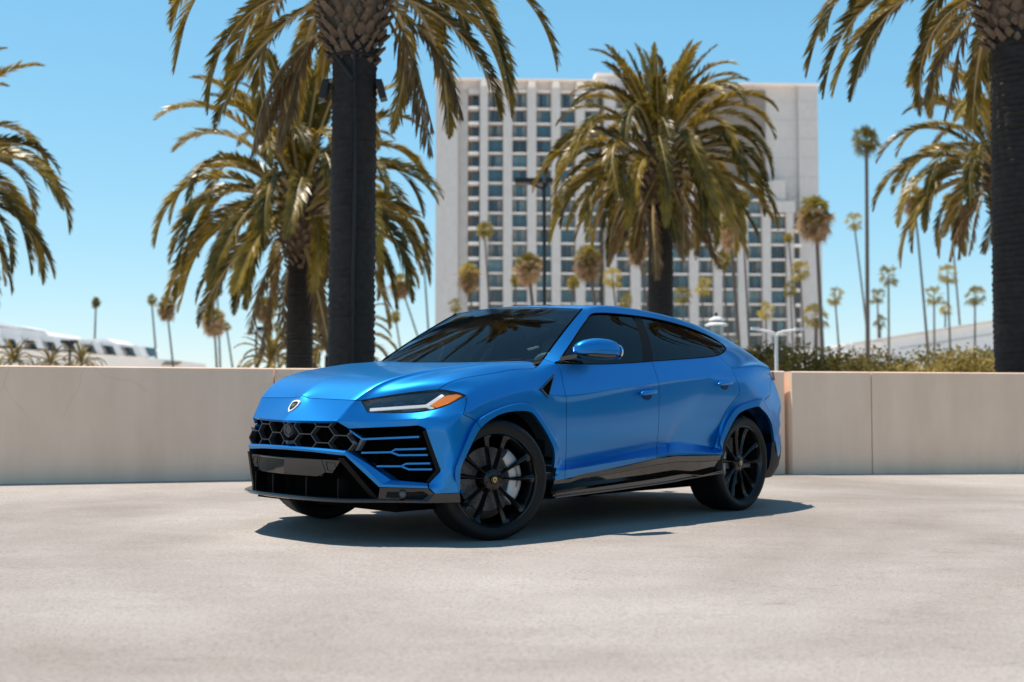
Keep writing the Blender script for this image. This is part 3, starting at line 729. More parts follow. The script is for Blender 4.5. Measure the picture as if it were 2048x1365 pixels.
# ---- body skin: control cage, Catmull-Clark subdivided, then split into its panels
P = {'H00': (0.814, 0.0, 0.91), 'H01': (0.808, 0.06, 0.893), 'H02': (0.78, 0.468, 0.887), 'HLi': (0.743, 0.496, 0.887), 'HLm': (0.548, 0.66, 0.933), 
     'S0': (0.363, 0.8, 0.962), 'H10': (0.62, 0.0, 1.018), 'H11': (0.615, 0.26, 1.008), 'H12': (0.598, 0.53, 1.004), 'H13': (0.575, 0.565, 0.983), 
     'H14': (0.45, 0.69, 0.998), 'S1': (0.282, 0.82, 1.009), 'H20': (0.3, 0.0, 1.09), 'H21': (0.3, 0.29, 1.081), 'H22': (0.3, 0.592, 1.078), 'H23': (0.275, 0.64, 1.062), 
     'H24': (0.2, 0.745, 1.068), 'S2': (0.129, 0.835, 1.043), 'H30': (-0.02, 0.0, 1.13), 'H31': (-0.03, 0.31, 1.124), 'H32': (-0.04, 0.645, 1.124), 
     'H33': (-0.06, 0.695, 1.113), 'H34': (-0.09, 0.775, 1.12), 'S3': (-0.1, 0.852, 1.073), 'H40': (-0.25, 0.0, 1.147), 'H41': (-0.26, 0.32, 1.145), 
     'H42': (-0.28, 0.668, 1.148), 'H43': (-0.29, 0.715, 1.143), 'H44': (-0.3, 0.79, 1.142), 'S4': (-0.279, 0.86, 1.101), 'H50': (-0.41, 0.0, 1.15), 
     'H51': (-0.44, 0.33, 1.153), 'H52': (-0.5, 0.68, 1.163), 'H53': (-0.52, 0.735, 1.16), 'H54': (-0.535, 0.8, 1.152), 'S5': (-0.49, 0.864, 1.116), 
     'NBc': (0.962, 0.0, 0.75), 'NBm': (0.922, 0.22, 0.752), 'U0': (0.879, 0.428, 0.755), 'HLq': (0.2751, 0.88, 0.9454), 'HLt': (0.2424, 0.92, 0.9254), 
     'hb0': (0.7324, 0.55, 0.8153), 'hb1': (0.5539, 0.72, 0.8132), 'hb3': (0.4326, 0.83, 0.8352), 'hb4': (0.3326, 0.885, 0.8765), 'U1': (0.724, 0.58, 0.7603), 
     'U2': (0.5594, 0.76, 0.7734), 'U3': (0.4749, 0.85, 0.7867), 'T0': (0.2994, 0.957, 0.8075), 'W0': (0.8227, 0.48, 0.7105), 'W1': (0.7009, 0.61, 0.7205), 
     'W2': (0.5709, 0.75, 0.7312), 'W3': (0.5333, 0.8, 0.7354), 'I0': (0.5122, 0.84, 0.7188), 'I1': (0.4239, 0.89, 0.4577), 'I2': (0.4775, 0.84, 0.3788), 
     'Im': (0.471, 0.866, 0.5886), 'J0': (0.4, 0.925, 0.725), 'J1': (0.385, 0.935, 0.59), 'J2': (0.405, 0.94, 0.455), 'J3': (0.415, 0.928, 0.375), 
     'B1': (0.4942, 0.86, 0.3554), 'B2': (0.4598, 0.88, 0.3165), 'B3': (0.3262, 0.965, 0.3229), 'B3i': (0.3332, 0.974, 0.3239), 'o0': (0.3553, 0.956, 0.3907), 
     'l0': (0.3334, 0.974, 0.3856), 'n0': (0.3631, 0.97, 0.3911), 'o1': (0.3687, 0.956, 0.4604), 'l1': (0.3292, 0.974, 0.4657), 'n1': (0.3737, 0.97, 0.4624), 
     'o2': (0.3257, 0.959, 0.5593), 'l2': (0.2995, 0.977, 0.5283), 'n2': (0.3329, 0.973, 0.5552), 'o3': (0.2563, 0.956, 0.6742), 'l3': (0.2238, 0.98, 0.6463), 
     'n3': (0.2678, 0.976, 0.6706), 'o4': (0.1851, 0.958, 0.7673), 'l4': (0.1668, 0.982, 0.7175), 'n4': (0.1991, 0.978, 0.76), 'o5': (0.0429, 0.96, 0.8288), 
     'l5': (0.0532, 0.984, 0.7826), 'n5': (0.0619, 0.98, 0.8219), 'o6': (-0.1098, 0.961, 0.8697), 'l6': (-0.0833, 0.985, 0.8185), 'n6': (-0.0877, 0.981, 0.8618), 
     'o7': (-0.3065, 0.961, 0.8847), 'l7': (-0.2691, 0.985, 0.8257), 'n7': (-0.2821, 0.981, 0.8756), 'o8': (-0.4324, 0.961, 0.81), 'l8': (-0.3594, 0.985, 0.7889), 
     'n8': (-0.4019, 0.981, 0.8072), 'o9': (-0.5362, 0.96, 0.7094), 'l9': (-0.4572, 0.984, 0.6964), 'n9': (-0.5045, 0.98, 0.7081), 'o10': (-0.6146, 0.96, 0.6148), 
     'l10': (-0.5346, 0.984, 0.5995), 'n10': (-0.5825, 0.98, 0.6135), 'o11': (-0.6454, 0.966, 0.5554), 'l11': (-0.5606, 0.984, 0.525), 'n11': (-0.6184, 0.98, 0.5514), 
     'o12': (-0.5975, 0.966, 0.4421), 'l12': (-0.5551, 0.984, 0.4413), 'n12': (-0.5775, 0.98, 0.4431), 'T1': (0.1203, 0.953, 0.8785), 'T2': (-0.056, 0.953, 0.927), 
     'T3': (-0.2991, 0.953, 0.9701), 'T4': (-0.4408, 0.95, 0.9763), 'VB': (-0.5093, 0.962, 0.9114), 'X': (0.2, 0.872, 0.985), 'M1': (0.085, 0.912, 0.985), 
     'M2': (-0.09, 0.913, 1.018), 'M3': (-0.3, 0.915, 1.044), 'M4': (-0.47, 0.917, 1.055), 'APb': (-0.625, 0.822, 1.18), 'Ab': (-0.6547, 0.908, 1.149), 
     'Au': (-0.6699, 0.945, 1.0313), 'Aw': (-0.686, 0.97, 0.9213), 'Ax': (-0.6961, 0.962, 0.8887), 'Ak': (-0.6993, 0.963, 0.7446), 'Am': (-0.7205, 0.946, 0.6104), 
     'As': (-0.7642, 0.905, 0.4623), 'At': (-0.6707, 0.98, 0.4231), 'Az': (-0.6834, 0.968, 0.3609), 'Bb': (-1.1914, 0.912, 1.1554), 'Bu': (-1.1952, 0.947, 1.0598), 
     'Bw': (-1.2031, 0.972, 0.9744), 'Bx': (-1.2127, 0.9645, 0.9476), 'Bk': (-1.2083, 0.967, 0.7781), 'Bm': (-1.2308, 0.949, 0.6166), 'Bs': (-1.2901, 0.903, 0.5044), 
     'Bt': (-1.1893, 0.98, 0.4573), 'Bz': (-1.2047, 0.968, 0.4118), 'Cb': (-1.7673, 0.914, 1.1906), 'Cu': (-1.7718, 0.947, 1.1099), 'Cw': (-1.7794, 0.973, 1.0326), 
     'Cx': (-1.7882, 0.968, 1.0136), 'Ck': (-1.7907, 0.971, 0.8481), 'Cm': (-1.8134, 0.951, 0.6789), 'Cs': (-1.861, 0.904, 0.5559), 'Ct': (-1.7596, 0.98, 0.4918), 
     'Cz': (-1.7715, 0.97, 0.466), 'Eb': (-2.1078, 0.911, 1.2127), 'Eu': (-2.125, 0.945, 1.1319), 'Ew': (-2.1373, 0.973, 1.0605), 'Ex': (-2.1409, 0.9705, 1.0498), 
     'Ek': (-2.069, 0.972, 0.8934), 'Em': (-2.0077, 0.953, 0.7215), 'Es': (-1.9888, 0.905, 0.5668), 'Et': (-1.8936, 0.98, 0.4986), 'Ez': (-1.8816, 0.97, 0.4744), 
     'Db': (-2.4678, 0.903, 1.238), 'Du': (-2.4961, 0.94, 1.1512), 'Dw': (-2.5136, 0.97, 1.0813), 'Dk': (-2.3886, 0.971, 0.9369), 'Dm': (-2.2611, 0.952, 0.7728), 
     'Ds': (-2.1203, 0.916, 0.5844), 'Dt': (-2.0346, 0.98, 0.5046), 'Dz': (-2.0269, 0.97, 0.4804), 'Fb': (-2.7364, 0.885, 1.2657), 'Q0': (-2.8477, 0.935, 1.1572), 
     'Q1': (-2.8793, 0.973, 1.0613), 'Q2': (-2.9011, 0.982, 0.9557), 'g0': (-2.5969, 0.925, 0.5262), 'g1': (-2.6259, 0.958, 0.6823), 'g2': (-2.7185, 0.97, 0.8278), 
     'Ft': (-2.5398, 0.98, 0.4815), 'Fz': (-2.5552, 0.97, 0.4652), 'f0': (-2.6329, 0.975, 0.5354), 'i0': (-2.6268, 0.997, 0.5286), 'd0': (-2.6092, 0.993, 0.5355), 
     'f1': (-2.6223, 0.977, 0.6177), 'i1': (-2.654, 0.999, 0.5916), 'd1': (-2.6046, 0.995, 0.6145), 'f2': (-2.7654, 0.98, 0.7945), 'i2': (-2.8009, 1.002, 0.7569), 
     'd2': (-2.748, 0.998, 0.789), 'f3': (-2.9644, 0.98, 0.8795), 'i3': (-2.9451, 1.002, 0.8196), 'd3': (-2.9377, 0.998, 0.8702), 'f4': (-3.2133, 0.98, 0.9183), 
     'i4': (-3.1377, 1.002, 0.8506), 'd4': (-3.1769, 0.998, 0.9076), 'f5': (-3.2822, 0.978, 0.8992), 'i5': (-3.1973, 1.0, 0.8372), 'd5': (-3.2441, 0.996, 0.8895), 
     'f6': (-3.3817, 0.972, 0.8149), 'i6': (-3.303, 0.994, 0.7865), 'd6': (-3.3444, 0.99, 0.8108), 'f7': (-3.4524, 0.968, 0.7171), 'i7': (-3.3976, 0.99, 0.6931), 
     'd7': (-3.4187, 0.986, 0.714), 'f8': (-3.4977, 0.962, 0.5636), 'i8': (-3.4504, 0.984, 0.5528), 'd8': (-3.4651, 0.98, 0.563), 'Ff': (-2.6377, 0.985, 0.488), 
     'Fg': (-2.6531, 0.975, 0.464), 'c1': (-3.2556, 0.9, 1.2131), 'c2': (-3.5841, 0.85, 1.1822), 'p1': (-3.1223, 0.962, 1.0728), 'p2': (-3.2739, 0.972, 0.9493), 
     't1': (-3.6, 0.86, 1.1134), 't2': (-3.7023, 0.87, 0.9673), 't3': (-3.7104, 0.885, 0.768), 't4': (-3.6898, 0.89, 0.6446), 't5': (-3.7144, 0.88, 0.5015), 
     't6': (-3.6639, 0.87, 0.3407), 'q1': (-3.4388, 0.945, 0.9497), 'q2': (-3.5281, 0.94, 0.8434), 'q3': (-3.554, 0.945, 0.6939), 'k0': (-3.93, 0.0, 1.27), 
     'j0': (-3.9, 0.45, 1.265), 'k1': (-3.99, 0.0, 1.17), 'j1': (-3.96, 0.45, 1.165), 'k2': (-4.01, 0.0, 0.98), 'j2': (-3.98, 0.45, 0.975), 'k3': (-3.99, 0.0, 0.8), 
     'j3': (-3.96, 0.45, 0.795), 'k4': (-4.04, 0.0, 0.66), 'j4': (-4.01, 0.45, 0.655), 'k5': (-4.05, 0.0, 0.52), 'j5': (-4.02, 0.45, 0.515), 'k6': (-3.98, 0.0, 0.34), 
     'j6': (-3.95, 0.45, 0.335), 'r0': (-1.15, 0.0, 1.592), 'e0': (-1.18, 0.36, 1.582), 'r1': (-1.5, 0.0, 1.626), 'e1': (-1.5, 0.36, 1.616), 'r2': (-2.0, 0.0, 1.632), 
     'e2': (-2.0, 0.36, 1.622), 'r3': (-2.5, 0.0, 1.602), 'e3': (-2.5, 0.36, 1.592), 'r4': (-3.0, 0.0, 1.535), 'e4': (-3.0, 0.36, 1.525), 'r5': (-3.4, 0.0, 1.45), 
     'e5': (-3.4, 0.36, 1.44), 'r6': (-3.88, 0.0, 1.315), 'e6': (-3.88, 0.36, 1.305), 'a0': (-1.252, 0.655, 1.566), 'a1': (-1.5, 0.632, 1.606), 'a2': (-2.0, 0.618, 1.603), 
     'a3': (-2.5, 0.605, 1.565), 'a4': (-3.0, 0.6, 1.492), 'a5': (-3.4, 0.605, 1.395), 'a6': (-3.8, 0.63, 1.245), 'w0': (-0.6892, 0.902, 1.1636), 
     'w1': (-0.9479, 0.812, 1.3176), 'w2': (-1.2153, 0.722, 1.4752), 'v1': (-1.3963, 0.682, 1.5403), 'v2': (-1.9763, 0.676, 1.5421), 'v3': (-2.4392, 0.676, 1.5074), 
     'v4': (-2.8084, 0.705, 1.4393), 'v5': (-2.9717, 0.755, 1.3692), 'wc': (-2.9545, 0.815, 1.3247), 'ap1': (-0.94, 0.74, 1.385), 'pA': (-3.2176, 0.8, 1.2737), 
     'pB': (-3.5835, 0.745, 1.2104), 'Lz': (-0.5796, 0.972, 0.3591)}
F = {'hood': [('H00', 'H01', 'H11', 'H10'), ('H01', 'H02', 'H12', 'H11'), ('H02', 'HLi', 'H13', 'H12'), ('HLi', 'HLm', 'H14', 'H13'), ('HLm', 'S0', 'S1', 'H14'), 
     ('H10', 'H11', 'H21', 'H20'), ('H11', 'H12', 'H22', 'H21'), ('H12', 'H13', 'H23', 'H22'), ('H13', 'H14', 'H24', 'H23'), ('H14', 'S1', 'S2', 'H24'), 
     ('H20', 'H21', 'H31', 'H30'), ('H21', 'H22', 'H32', 'H31'), ('H22', 'H23', 'H33', 'H32'), ('H23', 'H24', 'H34', 'H33'), ('H24', 'S2', 'S3', 'H34'), 
     ('H30', 'H31', 'H41', 'H40'), ('H31', 'H32', 'H42', 'H41'), ('H32', 'H33', 'H43', 'H42'), ('H33', 'H34', 'H44', 'H43'), ('H34', 'S3', 'S4', 'H44'), 
     ('H40', 'H41', 'H51', 'H50'), ('H41', 'H42', 'H52', 'H51'), ('H42', 'H43', 'H53', 'H52'), ('H43', 'H44', 'H54', 'H53'), 
     ('H44', 'S4', 'S5', 'H54')], 'fender': [('S0', 'S1', 'X', 'HLq'), ('HLq', 'X', 'M1', 'HLt'), ('S1', 'S2', 'M1', 'X'), ('HLt', 'M1', 'T1', 'T0'), 
     ('M1', 'S2', 'S3', 'M2'), ('T1', 'M1', 'M2', 'T2'), ('S3', 'S4', 'M3', 'M2'), ('M2', 'M3', 'T3', 'T2'), ('S4', 'S5', 'M4', 'M3'), ('M3', 'M4', 'T4', 'T3'), 
     ('S5', 'APb', 'Ab'), ('S5', 'Ab', 'Au', 'M4'), ('M4', 'Au', 'Aw', 'T4'), ('T4', 'Aw', 'Ax', 'VB'), ('T0', 'T1', 'o5', 'o4'), ('T1', 'T2', 'o6', 'o5'), 
     ('T2', 'T3', 'o7', 'o6'), ('T3', 'T4', 'VB', 'o7'), ('o7', 'VB', 'o9', 'o8'), ('VB', 'Ax', 'Ak', 'o9'), ('o9', 'Ak', 'Am', 'o10'), ('o10', 'Am', 'As', 'o11'), 
     ('o11', 'As', 'At', 'o12'), ('o12', 'At', 'Az', 'Lz'), ('o4', 'n4', 'n5', 'o5'), ('n4', 'l4', 'l5', 'n5'), ('o5', 'n5', 'n6', 'o6'), ('n5', 'l5', 'l6', 'n6'), 
     ('o6', 'n6', 'n7', 'o7'), ('n6', 'l6', 'l7', 'n7'), ('o7', 'n7', 'n8', 'o8'), ('n7', 'l7', 'l8', 'n8'), ('o8', 'n8', 'n9', 'o9'), ('n8', 'l8', 'l9', 'n9'), 
     ('o9', 'n9', 'n10', 'o10'), ('n9', 'l9', 'l10', 'n10'), ('o10', 'n10', 'n11', 'o11'), ('n10', 'l10', 'l11', 'n11'), ('o11', 'n11', 'n12', 'o12'), 
     ('n11', 'l11', 'l12', 'n12')], 'bumper': [('NBc', 'NBm', 'H01', 'H00'), ('NBm', 'U0', 'H02', 'H01'), ('U0', 'hb0', 'HLi', 'H02'), ('U0', 'U1', 'hb0'), 
     ('U1', 'U2', 'hb1', 'hb0'), ('U2', 'U3', 'hb3', 'hb1'), ('U3', 'T0', 'hb4', 'hb3'), ('T0', 'HLt', 'hb4'), ('W0', 'W1', 'U1', 'U0'), ('W1', 'W2', 'U2', 'U1'), 
     ('W2', 'W3', 'U3', 'U2'), ('W3', 'I0', 'J0', 'U3'), ('U3', 'J0', 'T0'), ('I0', 'Im', 'J1', 'J0'), ('Im', 'I1', 'J2', 'J1'), ('I1', 'I2', 'J3', 'J2'), 
     ('I2', 'B1', 'B2', 'J3'), ('J0', 'o3', 'o4', 'T0'), ('J0', 'J1', 'o2', 'o3'), ('J1', 'J2', 'o1', 'o2'), ('J2', 'J3', 'o0', 'o1'), ('J3', 'B2', 'B3', 'o0'), 
     ('o0', 'n0', 'n1', 'o1'), ('n0', 'l0', 'l1', 'n1'), ('o1', 'n1', 'n2', 'o2'), ('n1', 'l1', 'l2', 'n2'), ('o2', 'n2', 'n3', 'o3'), ('n2', 'l2', 'l3', 'n3'), 
     ('o3', 'n3', 'n4', 'o4'), ('n3', 'l3', 'l4', 'n4'), ('o0', 'B3', 'B3i', 'n0'), ('n0', 'B3i', 'l0')], 'roof': [('Fb', 'wc', 'pA', 'Q0'), ('Q0', 'pA', 'pB', 'c1'), 
     ('wc', 'v5', 'a5', 'pA'), ('pA', 'a5', 'a6', 'pB'), ('pB', 'a6', 'c2', 'c1'), ('r0', 'e0', 'e1', 'r1'), ('e0', 'a0', 'a1', 'e1'), ('r1', 'e1', 'e2', 'r2'), 
     ('e1', 'a1', 'a2', 'e2'), ('r2', 'e2', 'e3', 'r3'), ('e2', 'a2', 'a3', 'e3'), ('r3', 'e3', 'e4', 'r4'), ('e3', 'a3', 'a4', 'e4'), ('r4', 'e4', 'e5', 'r5'), 
     ('e4', 'a4', 'a5', 'e5'), ('r5', 'e5', 'e6', 'r6'), ('e5', 'a5', 'a6', 'e6'), ('a0', 'w2', 'v1', 'a1'), ('a1', 'v1', 'v2', 'a2'), ('a2', 'v2', 'v3', 'a3'), 
     ('a3', 'v3', 'v4', 'a4'), ('a4', 'v4', 'v5', 'a5'), ('ap1', 'w1', 'w2', 'a0'), ('APb', 'w0', 'w1', 'ap1'), 
     ('APb', 'Ab', 'w0')], 'door_front': [('Ab', 'Bb', 'Bu', 'Au'), ('Au', 'Bu', 'Bw', 'Aw'), ('Aw', 'Bw', 'Bx', 'Ax'), ('Ax', 'Bx', 'Bk', 'Ak'), ('Ak', 'Bk', 'Bm', 'Am'), 
     ('Am', 'Bm', 'Bs', 'As'), ('As', 'Bs', 'Bt', 'At'), ('At', 'Bt', 'Bz', 'Az'), ('Bb', 'Cb', 'Cu', 'Bu'), ('Bu', 'Cu', 'Cw', 'Bw'), ('Bw', 'Cw', 'Cx', 'Bx'), 
     ('Bx', 'Cx', 'Ck', 'Bk'), ('Bk', 'Ck', 'Cm', 'Bm'), ('Bm', 'Cm', 'Cs', 'Bs'), ('Bs', 'Cs', 'Ct', 'Bt'), 
     ('Bt', 'Ct', 'Cz', 'Bz')], 'door_rear': [('Cb', 'Eb', 'Eu', 'Cu'), ('Cu', 'Eu', 'Ew', 'Cw'), ('Cw', 'Ew', 'Ex', 'Cx'), ('Cx', 'Ex', 'Ek', 'Ck'), 
     ('Ck', 'Ek', 'Em', 'Cm'), ('Cm', 'Em', 'Es', 'Cs'), ('Cs', 'Es', 'Et', 'Ct'), ('Ct', 'Et', 'Ez', 'Cz'), ('Eb', 'Db', 'Du', 'Eu'), ('Eu', 'Du', 'Dw', 'Ew'), 
     ('Ew', 'Dw', 'Ex'), ('Ex', 'Dw', 'Dk', 'Ek'), ('Ek', 'Dk', 'Dm', 'Em'), ('Em', 'Dm', 'Ds', 'Es'), ('Es', 'Ds', 'Dt', 'Et'), ('Et', 'Dt', 'Dz', 'Ez'), 
     ('Db', 'Fb', 'Q0', 'Du'), ('Du', 'Q0', 'Q1', 'Dw'), ('Dw', 'Q1', 'Q2', 'Dk'), ('Dk', 'Q2', 'g2', 'Dm'), ('Dm', 'g2', 'g1'), ('Dm', 'g1', 'g0', 'Ds'), 
     ('Ds', 'g0', 'Ft', 'Dt'), ('Dt', 'Ft', 'Fz', 'Dz')], 'quarter': [('g2', 'Q2', 'f3', 'f2'), ('g1', 'g2', 'f2', 'f1'), ('g0', 'g1', 'f1', 'f0'), 
     ('g0', 'f0', 'Ff', 'Ft'), ('Ft', 'Ff', 'Fg', 'Fz'), ('f0', 'f1', 'd1', 'd0'), ('d0', 'd1', 'i1', 'i0'), ('f1', 'f2', 'd2', 'd1'), ('d1', 'd2', 'i2', 'i1'), 
     ('f2', 'f3', 'd3', 'd2'), ('d2', 'd3', 'i3', 'i2'), ('f3', 'f4', 'd4', 'd3'), ('d3', 'd4', 'i4', 'i3'), ('f4', 'f5', 'd5', 'd4'), ('d4', 'd5', 'i5', 'i4'), 
     ('f5', 'f6', 'd6', 'd5'), ('d5', 'd6', 'i6', 'i5'), ('f6', 'f7', 'd7', 'd6'), ('d6', 'd7', 'i7', 'i6'), ('f7', 'f8', 'd8', 'd7'), ('d7', 'd8', 'i8', 'i7'), 
     ('f0', 'd0', 'Ff'), ('d0', 'i0', 'Ff'), ('Q0', 'c1', 'p1', 'Q1'), ('Q1', 'p1', 'p2', 'Q2'), ('Q2', 'p2', 'f4', 'f3'), ('c1', 'c2', 't1', 'p1'), 
     ('p1', 't1', 'q1', 'p2'), ('p2', 'q1', 'f5', 'f4')], 'tail': [('t1', 't2', 'q1'), ('q1', 't2', 'q2'), ('f5', 'q1', 'q2', 'f6'), ('q2', 't3', 'q3'), 
     ('q2', 't2', 't3'), ('f6', 'q2', 'q3', 'f7'), ('q3', 't3', 't4'), ('f7', 'q3', 't4', 'f8'), ('f8', 't4', 't5'), ('f8', 't5', 't6'), ('a6', 'e6', 'j0', 'c2'), 
     ('e6', 'r6', 'k0', 'j0'), ('c2', 'j0', 'j1', 't1'), ('j0', 'k0', 'k1', 'j1'), ('t1', 'j1', 'j2', 't2'), ('j1', 'k1', 'k2', 'j2'), ('t2', 'j2', 'j3', 't3'), 
     ('j2', 'k2', 'k3', 'j3'), ('t3', 'j3', 'j4', 't4'), ('j3', 'k3', 'k4', 'j4'), ('t4', 'j4', 'j5', 't5'), ('j4', 'k4', 'k5', 'j5'), ('t5', 'j5', 'j6', 't6'), 
     ('j5', 'k5', 'k6', 'j6')]}
CR = [('H00 H10 H20 H30', 0.6), ('U0 H02 H12 H22 H32 H42', 0.75), ('NBc H00', 1), ('U0 U1 U2 U3 T0', 0.95), ('NBc NBm U0', 1), ('W0 W1 W2 W3 I0', 1), ('U0 W0', 1), 
     ('I0 Im I1 I2 B1 B2 B3', 1), ('HLi hb0 hb1 hb3 hb4 HLt HLq S0 HLm HLi', 1), ('H00 H01 H02 HLi', 1), ('I1 J2', 0), ('J3 B2', 0.0), ('T0 T1 T2 T3 T4', 0.55), 
     ('T4 VB Ax', 0.6), ('o0 o1 o2 o3 o4 o5 o6 o7 o8 o9 o10 o11 o12', 1), ('n0 n1 n2 n3 n4 n5 n6 n7 n8 n9 n10 n11 n12', 0.9), 
     ('l0 l1 l2 l3 l4 l5 l6 l7 l8 l9 l10 l11 l12', 1), ('VB Ak', 0.7), ('Aw Bw Cw Ew Dw', 0.9), ('Ax Bx Cx Ex Dw', 0.8), ('VB Ax', 0.8), ('T4 Aw', 0.8), 
     ('o11 As Bs Cs Es Ds g0 f0', 0.9), ('o12 At Bt Ct Et Dt Ft Ff', 0.9), ('Lz Az Bz Cz Ez Dz Fz Fg', 1), ('Dw Dk Dm', 0.5), ('g0 g1 g2 Q2', 0.5), 
     ('f0 f1 f2 f3 f4 f5 f6 f7 f8', 1), ('d0 d1 d2 d3 d4 d5 d6 d7 d8', 0.9), ('i0 i1 i2 i3 i4 i5 i6 i7 i8', 1), ('APb ap1 a0', 1), ('w0 w1 w2 v1 v2 v3 v4 v5 wc Fb', 1), 
     ('Ab Bb Cb Eb Db Fb', 1), ('APb Ab w0', 0.8), ('r0 e0 a0', 1), ('a0 a1 a2 a3 a4', 0.35), ('a5 a6', 0.3), ('Q0 c1', 0.2), ('c2 t1', 0.9), ('t1 t2 t3', 0.5), 
     ('p2 q1 t1', 0.5), ('f5 q1', 0.5), ('r6 e6 a6 c2', 0.8), ('t1 j1 k1', 0.8), ('t4 j4 k4', 0.7), ('S0 S1 S2 S3 S4 S5', 0.3), ('B2 J3', 0.6), ('t6 j6 k6', 1), 
     ('f8 t6', 1), ('B3 B3i l0', 1), ('H50 H51 H52 H53 H54 S5', 0.8), ('S5 APb', 0.8)]
VC = ['HLi', 'HLt', 'hb0', 'S0', 'U0', 'NBc', 'I1', 'I2', 'B2', 'B3', 'APb', 'a0', 'H01', 'T0', 'I0', 'W0', 'w0', 'Lz', 'l0', 'l12', 'i0', 'Ab', 'B1']
def build_body():
    names = list(P.keys()); idx = {}
    verts = []
    for nme in names:
        idx[nme, 1] = len(verts); verts.append(Vector(P[nme]))
        if abs(P[nme][1]) < 1e-6: idx[nme, -1] = idx[nme, 1]
        else:
            idx[nme, -1] = len(verts); verts.append(Vector((P[nme][0], -P[nme][1], P[nme][2])))
    panels = list(F.keys()); faces = []; pid = []
    for pi, p in enumerate(panels):
        for f in F[p]:
            for s in (1, -1):
                faces.append([idx[q, s] for q in (f if s == 1 else f[::-1])]); pid.append(pi)
    me = bpy.data.meshes.new('body_cage')
    me.from_pydata(verts, [], faces)
    me.polygons.foreach_set('material_index', pid)
    bm = bmesh.new(); bm.from_mesh(me)
    bmesh.ops.recalc_face_normals(bm, faces=bm.faces)
    bm.verts.ensure_lookup_table(); bm.edges.ensure_lookup_table()
    ec = bm.edges.layers.float.new('crease_edge'); vc = bm.verts.layers.float.new('crease_vert')
    for line, w in CR:
        ns = line.split()
        for a, b in zip(ns, ns[1:]):
            for s in (1, -1):
                e = bm.edges.get((bm.verts[idx[a, s]], bm.verts[idx[b, s]]))
                if e is not None: e[ec] = max(w, e[ec])
    for nme in VC:
        for s in (1, -1): bm.verts[idx[nme, s]][vc] = 1.0
    bm.to_mesh(me); bm.free()
    ob = bpy.data.objects.new('body_cage', me); COL.objects.link(ob)
    sub = ob.modifiers.new('s', 'SUBSURF'); sub.levels = 3; sub.render_levels = 3
    target = np.array([v[:] for v in verts]); nv = len(verts)
    cur = target.copy()
    for it in range(4):
        me.vertices.foreach_set('co', cur.ravel()); me.update()
        dg = bpy.context.evaluated_depsgraph_get(); dg.update()
        ev = ob.evaluated_get(dg).to_mesh()
        co = np.empty(len(ev.vertices) * 3, np.float32); ev.vertices.foreach_get('co', co); co = co.reshape(-1, 3)
        if it == 3: break
        cur = cur + 0.8 * (target - co[:nv])
    nf = len(ev.polygons)
    loops = np.empty(len(ev.loops), np.int32); ev.loops.foreach_get('vertex_index', loops)
    quads = loops.reshape(nf, 4)
    mi = np.empty(nf, np.int32); ev.polygons.foreach_get('material_index', mi)
    co = co.astype(np.float64)
    # mean face normal, to know which way is out
    n_f = np.cross(co[quads[:, 2]] - co[quads[:, 0]], co[quads[:, 3]] - co[quads[:, 1]])
    cen = co[quads].mean(1)
    if ((cen - np.array([-1.5, 0, 0.7])) * n_f).sum() < 0:
        quads = quads[:, ::-1].copy(); n_f = -n_f
    vn = np.zeros_like(co)
    for k in range(4): np.add.at(vn, quads[:, k], n_f)
    vn /= np.maximum(np.linalg.norm(vn, axis=1, keepdims=True), 1e-12)
    out = {}
    for pi, p in enumerate(panels):
        for s in ((1, -1) if p in ('fender', 'door_front', 'door_rear', 'quarter') else (0,)):
            sel = mi == pi
            if s: sel &= (cen[:, 1] * s > 0)
            q = quads[sel]
            # boundary edges of this panel
            ecount = {}
            for a, b, c, d in q:
                for e in ((a, b), (b, c), (c, d), (d, a)):
                    k = (min(e), max(e)); ecount[k] = ecount.get(k, []) + [e]
            bd = [v[0] for v in ecount.values() if len(v) == 1]
            used = np.unique(q); remap = -np.ones(len(co), int); remap[used] = np.arange(len(used))
            V = co[used].copy(); N = vn[used]
            # pull the rim in by half a panel gap and fold a flange inwards
            pull = np.zeros_like(V); cnt = np.zeros(len(V))
            fc = {}
            for face in q:
                c = co[face].mean(0)
                for v in face: fc.setdefault(v, []).append(c)
            bv = sorted({v for e in bd for v in e})
            tang = {v: np.zeros(3) for v in bv}
            for a, b in bd:
                t = co[b] - co[a]; t /= max(np.linalg.norm(t), 1e-9); tang[a] += t; tang[b] += t
            extra = []; ex = {}
            for v in bv:
                d = np.mean(fc[v], 0) - co[v]; t = tang[v]; t /= max(np.linalg.norm(t), 1e-9)
                d = d - t * d.dot(t); n = vn[v]; d = d - n * d.dot(n)
                L = np.linalg.norm(d); d = d / L if L > 1e-6 else d * 0
                i = remap[v]; V[i] = co[v] + d * 0.0022
                ex[v] = len(used) + len(extra); extra.append(V[i] - n * 0.022 + d * 0.001)
            faces = [tuple(remap[x]) for x in q] + [(remap[b], remap[a], ex[a], ex[b]) for a, b in bd]
            o = mk(p, list(V) + extra, [tuple(int(i) for i in f) for f in faces], PAINT, car, smooth=26, fix=False)
            out[p, s] = o
    bpy.data.objects.remove(ob); bpy.data.meshes.remove(me)
    return out
BODY = build_body()

